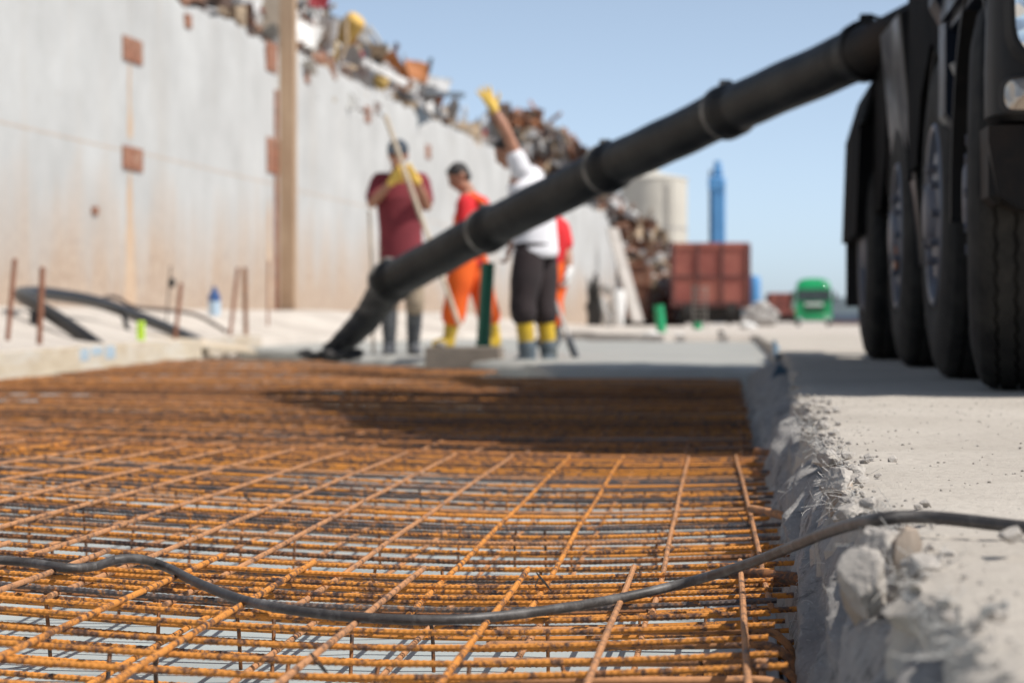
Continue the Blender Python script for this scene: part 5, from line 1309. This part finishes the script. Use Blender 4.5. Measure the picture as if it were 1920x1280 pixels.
def torso(g, pel, chest, neck, side, rp, rw, rc, rs, extra=0.0):
    pel, chest, neck = Vector(pel), Vector(chest), Vector(neck); s = Vector(side).normalized()
    waist = pel.lerp(chest, 0.45); fr = (chest - pel).normalized().cross(s)
    pts = [pel - (chest - pel).normalized() * 0.04, pel, waist, chest, chest.lerp(neck, 0.55), neck]
    e = extra
    rr = [(rp[0] * 0.9 + e, rp[1] * 0.9 + e), (rp[0] + e, rp[1] + e), (rw[0] + e, rw[1] + e), (rc[0] + e, rc[1] + e), (rs[0] + e, rs[1] + e), (0.062 + e, 0.06 + e)]
    out = []; r2 = []
    for i in range(len(pts) - 1):
        for k in range(5):
            t = k / 5; out.append(pts[i].lerp(pts[i + 1], t)); r2.append((lerp(rr[i][0], rr[i + 1][0], t), lerp(rr[i][1], rr[i + 1][1], t)))
    out.append(pts[-1]); r2.append(rr[-1])
    # ref chosen so the wide radius lies along the side vector
    g.tube(out, r2, 24, ref=fr)
def person(label, J_, mats, hairkind='short', hands=('curl', 'curl'), glove=(None, None), boot_h=0.3, two_tone=None, jacket=None, sleeve=0.55, palm=((0, -1, 0), (0, -1, 0)), thumbs=(1, 1), bodyscale=1.0, face=(0, -1, 0), headup=(0, 0, 1), side=(1, 0, 0), legloose=0.012, shirt_long=0.06):
    V = {k: Vector(v) for k, v in J_.items()}; e = bodyscale
    low = min(V['a0'].z, V['a1'].z) - 0.06
    root = thing('person', label, 'person', (V['pel'].x, V['pel'].y, low), 'construction workers at the pour')
    b = G()
    torso(b, V['pel'], V['chest'], V['neck'], side, (0.155 * e, 0.11 * e), (0.14 * e, 0.105 * e), (0.165 * e, 0.115 * e), (0.15 * e, 0.085 * e))
    chain(b, [V['neck'] - (V['head'] - V['neck']) * 0.2, V['neck'].lerp(V['head'], 0.75)], [0.064, 0.056])
    eg, hg, M = head(root, b, V['head'], face, headup, hairkind)
    for k in (0, 1):
        s, el, wr, h = V['s%d' % k], V['e%d' % k], V['w%d' % k], V['h%d' % k]
        chain(b, [V['chest'].lerp(V['neck'], 0.5).lerp(s, 0.5), s, s.lerp(el, 0.45), el, el.lerp(wr, 0.35), wr], [0.07, 0.064, 0.052, 0.041, 0.043, 0.027])
        if not glove[k]: hand(b, wr, h - wr, palm[k], *( (0.25, 0.05) if hands[k] == 'open' else (0.05, 0.55)), thumb=thumbs[k])
        else: b.ball(wr, 0.03, nu=10, nv=8)
        hp_, kn, an = V['hip%d' % k], V['k%d' % k], V['a%d' % k]
        chain(b, [hp_, hp_.lerp(kn, 0.4), kn, kn.lerp(an, 0.35), an], [0.092, 0.078, 0.055, 0.056, 0.04])
        fd = V['f%d' % k]; chain(b, [an, an + Vector((0, 0, -0.045)), an.lerp(fd, 0.6) + Vector((0, 0, -0.03)), fd + Vector((0, 0, -0.025))], [0.042, 0.045, 0.042, 0.028])
    body = bake(obj('body', b, mats['skin'], root), 0.0085, 3)
    obj('eyes', eg, MEYE, root)
    hair = bake(obj('cap' if hairkind == 'cap' else 'hair', hg, mats['hair'], root), 0.008, 2)
    # shirt
    g = G(); torso(g, V['pel'].lerp(V['chest'], 0.02) - (V['chest'] - V['pel']).normalized() * shirt_long, V['chest'], V['neck'].lerp(V['chest'], 0.12), side, (0.158 * e, 0.118 * e), (0.152 * e, 0.118 * e), (0.17 * e, 0.122 * e), (0.152 * e, 0.09 * e), 0.014)
    for k in (0, 1):
        s, el = V['s%d' % k], V['e%d' % k]
        chain(g, [V['chest'].lerp(V['neck'], 0.5).lerp(s, 0.5), s, s.lerp(el, sleeve * 0.5), s.lerp(el, sleeve)], [0.085, 0.082, 0.078, 0.074])
    bake(obj('shirt', g, mats['shirt'], root), 0.011, 3)
    # trousers
    g = G(); pel = V['pel']; up = (V['chest'] - pel).normalized(); fr = up.cross(Vector(side))
    g.tube([pel + up * 0.10, pel + up * 0.05, pel, pel - Vector((0, 0, 0.09))], [(0.150 * e, 0.118 * e), (0.162 * e, 0.126 * e), (0.172 * e, 0.13 * e), (0.13 * e, 0.105 * e)], 24, ref=fr)
    for k in (0, 1):
        hp_, kn, an = V['hip%d' % k], V['k%d' % k], V['a%d' % k]; end = kn.lerp(an, clamp(1 - boot_h / max(0.05, (kn - an).length) + 0.10))
        chain(g, [hp_, hp_.lerp(kn, 0.45), kn, end], [0.108 + legloose * 0.4, 0.094 + legloose, 0.074 + legloose, 0.066 + legloose * 1.4])
    bake(obj('trousers', g, mats['trousers'], root), 0.011, 3)
    if jacket:
        g = G(); torso(g, V['pel'], V['chest'], V['neck'].lerp(V['chest'], 0.2), side, (0.16 * e, 0.12 * e), (0.156 * e, 0.122 * e), (0.172 * e, 0.126 * e), (0.150 * e, 0.094 * e), 0.021)
        for k in (0, 1): g.ball(V['s%d' % k].lerp(V['chest'], 0.25), 0.075, nu=12, nv=8)
        bake(obj('vest', g, jacket, root), 0.011, 3)
    for k in (0, 1):
        kn, an, fd = V['k%d' % k], V['a%d' % k], V['f%d' % k]; top = kn.lerp(an, clamp(1 - boot_h / max(0.05, (kn - an).length)))
        def foot(gg, m): chain(gg, [an, an + Vector((0, 0, -0.04)), an.lerp(fd, 0.55) + Vector((0, 0, -0.028)), fd + Vector((0, 0, -0.022))], [0.056 + m, 0.058 + m, 0.054 + m, 0.043 + m])
        g = G()
        chain(g, [top, top.lerp(an, 0.45), an], [0.074, 0.068, 0.055]); foot(g, 0)
        g.tube([top + (top - an).normalized() * 0.012, top - (top - an).normalized() * 0.02], 0.079, 18)
        bt = bake(obj('boot', g, mats['boot'], root), 0.010, 2)
        if two_tone:
            g = G(); chain(g, [top.lerp(an, 0.76), top.lerp(an, 0.88), an], [0.072, 0.070, 0.064]); foot(g, 0.007)
            bake(obj('cement_coat', g, two_tone, root), 0.010, 2)
        if glove[k]:
            wr, h = V['w%d' % k], V['h%d' % k]; g = G(); dd = (h - wr).normalized()
            hand(g, wr, dd, palm[k], *((0.26, 0.06) if hands[k] == 'open' else (0.04, 0.75)), size=1.12, thumb=thumbs[k])
            chain(g, [wr - dd * 0.012, wr + dd * 0.01, wr + dd * 0.03], [0.037, 0.034, 0.034])
            bake(obj('glove', g, glove[k], root), 0.0075, 2)
    return root
def PP(Y):
    return lambda x, y, dy=0.0: P(x, y, Y + dy)
SK = dict(skin=MSKIN, hair=MHAIR)
# man in maroon shirt with the pole, facing the camera
q = PP(20.4)
person('man in maroon shirt and dark cap holding a long pole with yellow gloves', dict(
    pel=q(752, 468), chest=q(750, 372), neck=q(748, 318), head=q(746, 290, -0.05),
    s0=q(712, 340), e0=q(697, 382, -0.10), w0=q(735, 340, -0.30), h0=q(750, 322, -0.33),
    s1=q(789, 340), e1=q(801, 388, -0.05), w1=q(781, 338, -0.28), h1=q(766, 320, -0.32),
    hip0=q(735, 480), k0=q(730, 568, -0.03), a0=q(730, 648), f0=q(727, 655, -0.17),
    hip1=q(770, 480), k1=q(778, 565, -0.03), a1=q(775, 648, 0.1), f1=q(781, 655, -0.10)),
    dict(SK, hair=MCAP, shirt=MMAROON, trousers=MKHAKI, boot=MBOOT), hairkind='cap', glove=(MGLOVE, MGLOVE), boot_h=0.38, bodyscale=1.12, sleeve=0.72,
    palm=((0.2, 0.6, 0.5), (-0.2, 0.6, 0.5)), thumbs=(1, -1), face=(-0.1, -1, -0.15), shirt_long=0.09)
g = G(); a, b = P(722, 216, 20.0), P(812, 470, 20.1); g.tube([a, a.lerp(b, 0.5), b, b + (b - a) * 0.55], 0.020, 10)
obj('wooden_pole', g, MPOLE, label='long pale wooden pole slanting through the gloved hands of the maroon shirted man', cat='pole')
g = G(); a, b = P(692, 395, 20.2), P(700, 560, 20.5); g.tube([a, a.lerp(b, 0.5), b + Vector((0, 0, -0.5))], 0.012, 8)
obj('thin_stick', g, MPOLE, label='thin pale stick upright beside the elbow of the maroon shirted man', cat='stick')
# man in orange, head bowed, walking to the left
q = PP(21.2)
person('man in hi-vis orange overalls and red shirt with bowed head', dict(
    pel=q(880, 478), chest=q(884, 398, 0.0), neck=q(876, 358, -0.02), head=q(861, 331, -0.05),
    s0=q(872, 384, -0.20), e0=q(872, 432, -0.26), w0=q(858, 470, -0.34), h0=q(850, 490, -0.36),
    s1=q(902, 384, 0.20), e1=q(912, 430, 0.22), w1=q(905, 472, 0.1), h1=q(898, 492, 0.05),
    hip0=q(870, 490, -0.10), k0=q(856, 560, -0.12), a0=q(842, 635, -0.1), f0=q(818, 640, -0.14),
    hip1=q(890, 490, 0.10), k1=q(908, 560, 0.10), a1=q(928, 634, 0.12), f1=q(908, 642, 0.08)),
    dict(SK, shirt=MRED, trousers=MORANGE, boot=MYELLOW), jacket=None, boot_h=0.24, sleeve=0.9, face=(-0.85, -0.4, -0.55), headup=(-0.4, 0, 1), side=(0.35, 0.94, 0), legloose=0.03, bodyscale=1.0,
    palm=((1, 0, 0), (1, 0, 0)))
# orange bib and braces over his red shirt
rt = [o for o in COL.objects if o.name.startswith('person')][-1]
g = G(); torso(g, q(880, 478), q(884, 404), q(880, 376), (0.35, 0.94, 0), (0.168, 0.128), (0.165, 0.13), (0.172, 0.13), (0.11, 0.10), 0.020)
g.tube([q(866, 385, -0.14), q(884, 366, -0.12), q(905, 380, -0.10), q(910, 410, -0.1)], [(0.04, 0.03)] * 4, 10); g.tube([q(868, 385, 0.1), q(888, 364, 0.12), q(908, 380, 0.12)], [(0.03, 0.02)] * 3, 10)
bake(obj('bib', g, MORANGE, rt), 0.012, 3)
# man in white shirt with the raised arm, facing left
q = PP(18.1)
person('man in white shirt and black trousers waving one raised yellow glove', dict(
    pel=q(1004, 462), chest=q(996, 370, 0.0), neck=q(972, 312, -0.01), head=q(953, 284, -0.03),
    s0=q(976, 318, -0.12), e0=q(952, 252, -0.16), w0=q(926, 204, -0.16), h0=q(908, 170, -0.17),
    s1=q(998, 330, 0.20), e1=q(972, 408, 0.26), w1=q(958, 462, 0.18), h1=q(952, 485, 0.16),
    hip0=q(992, 478, -0.10), k0=q(980, 570, -0.14), a0=q(990, 668, -0.12), f0=q(964, 680, -0.14),
    hip1=q(1016, 478, 0.10), k1=q(1019, 570, 0.06), a1=q(1030, 668, 0.06), f1=q(1022, 682, -0.10)),
    dict(SK, shirt=MWSHIRT, trousers=MTROUS, boot=MYELLOW), hands=('open', 'curl'), glove=(MGLOVE, None), boot_h=0.36, two_tone=MMUCK, sleeve=0.34, palm=((0.2, -1, 0.1), (-1, 0, 0)), thumbs=(-1, 1),
    face=(-0.85, -0.35, -0.45), headup=(-0.45, 0, 1), side=(0.35, 0.94, 0), legloose=0.027, bodyscale=1.26)
# man in red shirt bending behind him
q = PP(21.4)
person('man in red shirt and orange trousers bending behind the white shirted man', dict(
    pel=q(1040, 490), chest=q(1034, 436, -0.05), neck=q(1010, 402, -0.1), head=q(990, 392, -0.15),
    s0=q(1008, 420, -0.1), e0=q(1000, 460, -0.2), w0=q(996, 500, -0.3), h0=q(994, 520, -0.33),
    s1=q(1052, 428, 0.02), e1=q(1063, 470, -0.02), w1=q(1067, 508, -0.1), h1=q(1064, 528, -0.12),
    hip0=q(1028, 500), k0=q(1024, 565, -0.1), a0=q(1022, 630), f0=q(1010, 638, -0.15),
    hip1=q(1046, 498), k1=q(1036, 565, -0.1), a1=q(1040, 630), f1=q(1032, 638, -0.15)),
    dict(SK, shirt=MRED, trousers=MORANGE, boot=MBOOT), glove=(None, MWHITE), boot_h=0.2, sleeve=0.7, face=(-0.9, -0.3, -0.4), headup=(-0.5, 0, 1), side=(0.75, 0.66, 0), legloose=0.02, bodyscale=0.92, palm=((1, 0, 0), (-1, 0, 0)))
shv = thing('shovel', 'shovel with a grey handle stuck in the concrete right of the white shirted man', 'shovel', P(1076, 662, 19))
g = G(); a, b = P(1040, 560, 19.6), P(1070, 640, 19.1); g.tube([a, b], 0.016, 8); obj('handle', g, MGREY, shv)
g = G(); c = P(1074, 655, 19.0); g.box(c, (0.05, 0.16, 0.20), Euler((0.2, -0.35, 0)).to_matrix(), ch=0.01); obj('blade', g, MBOOT, shv)
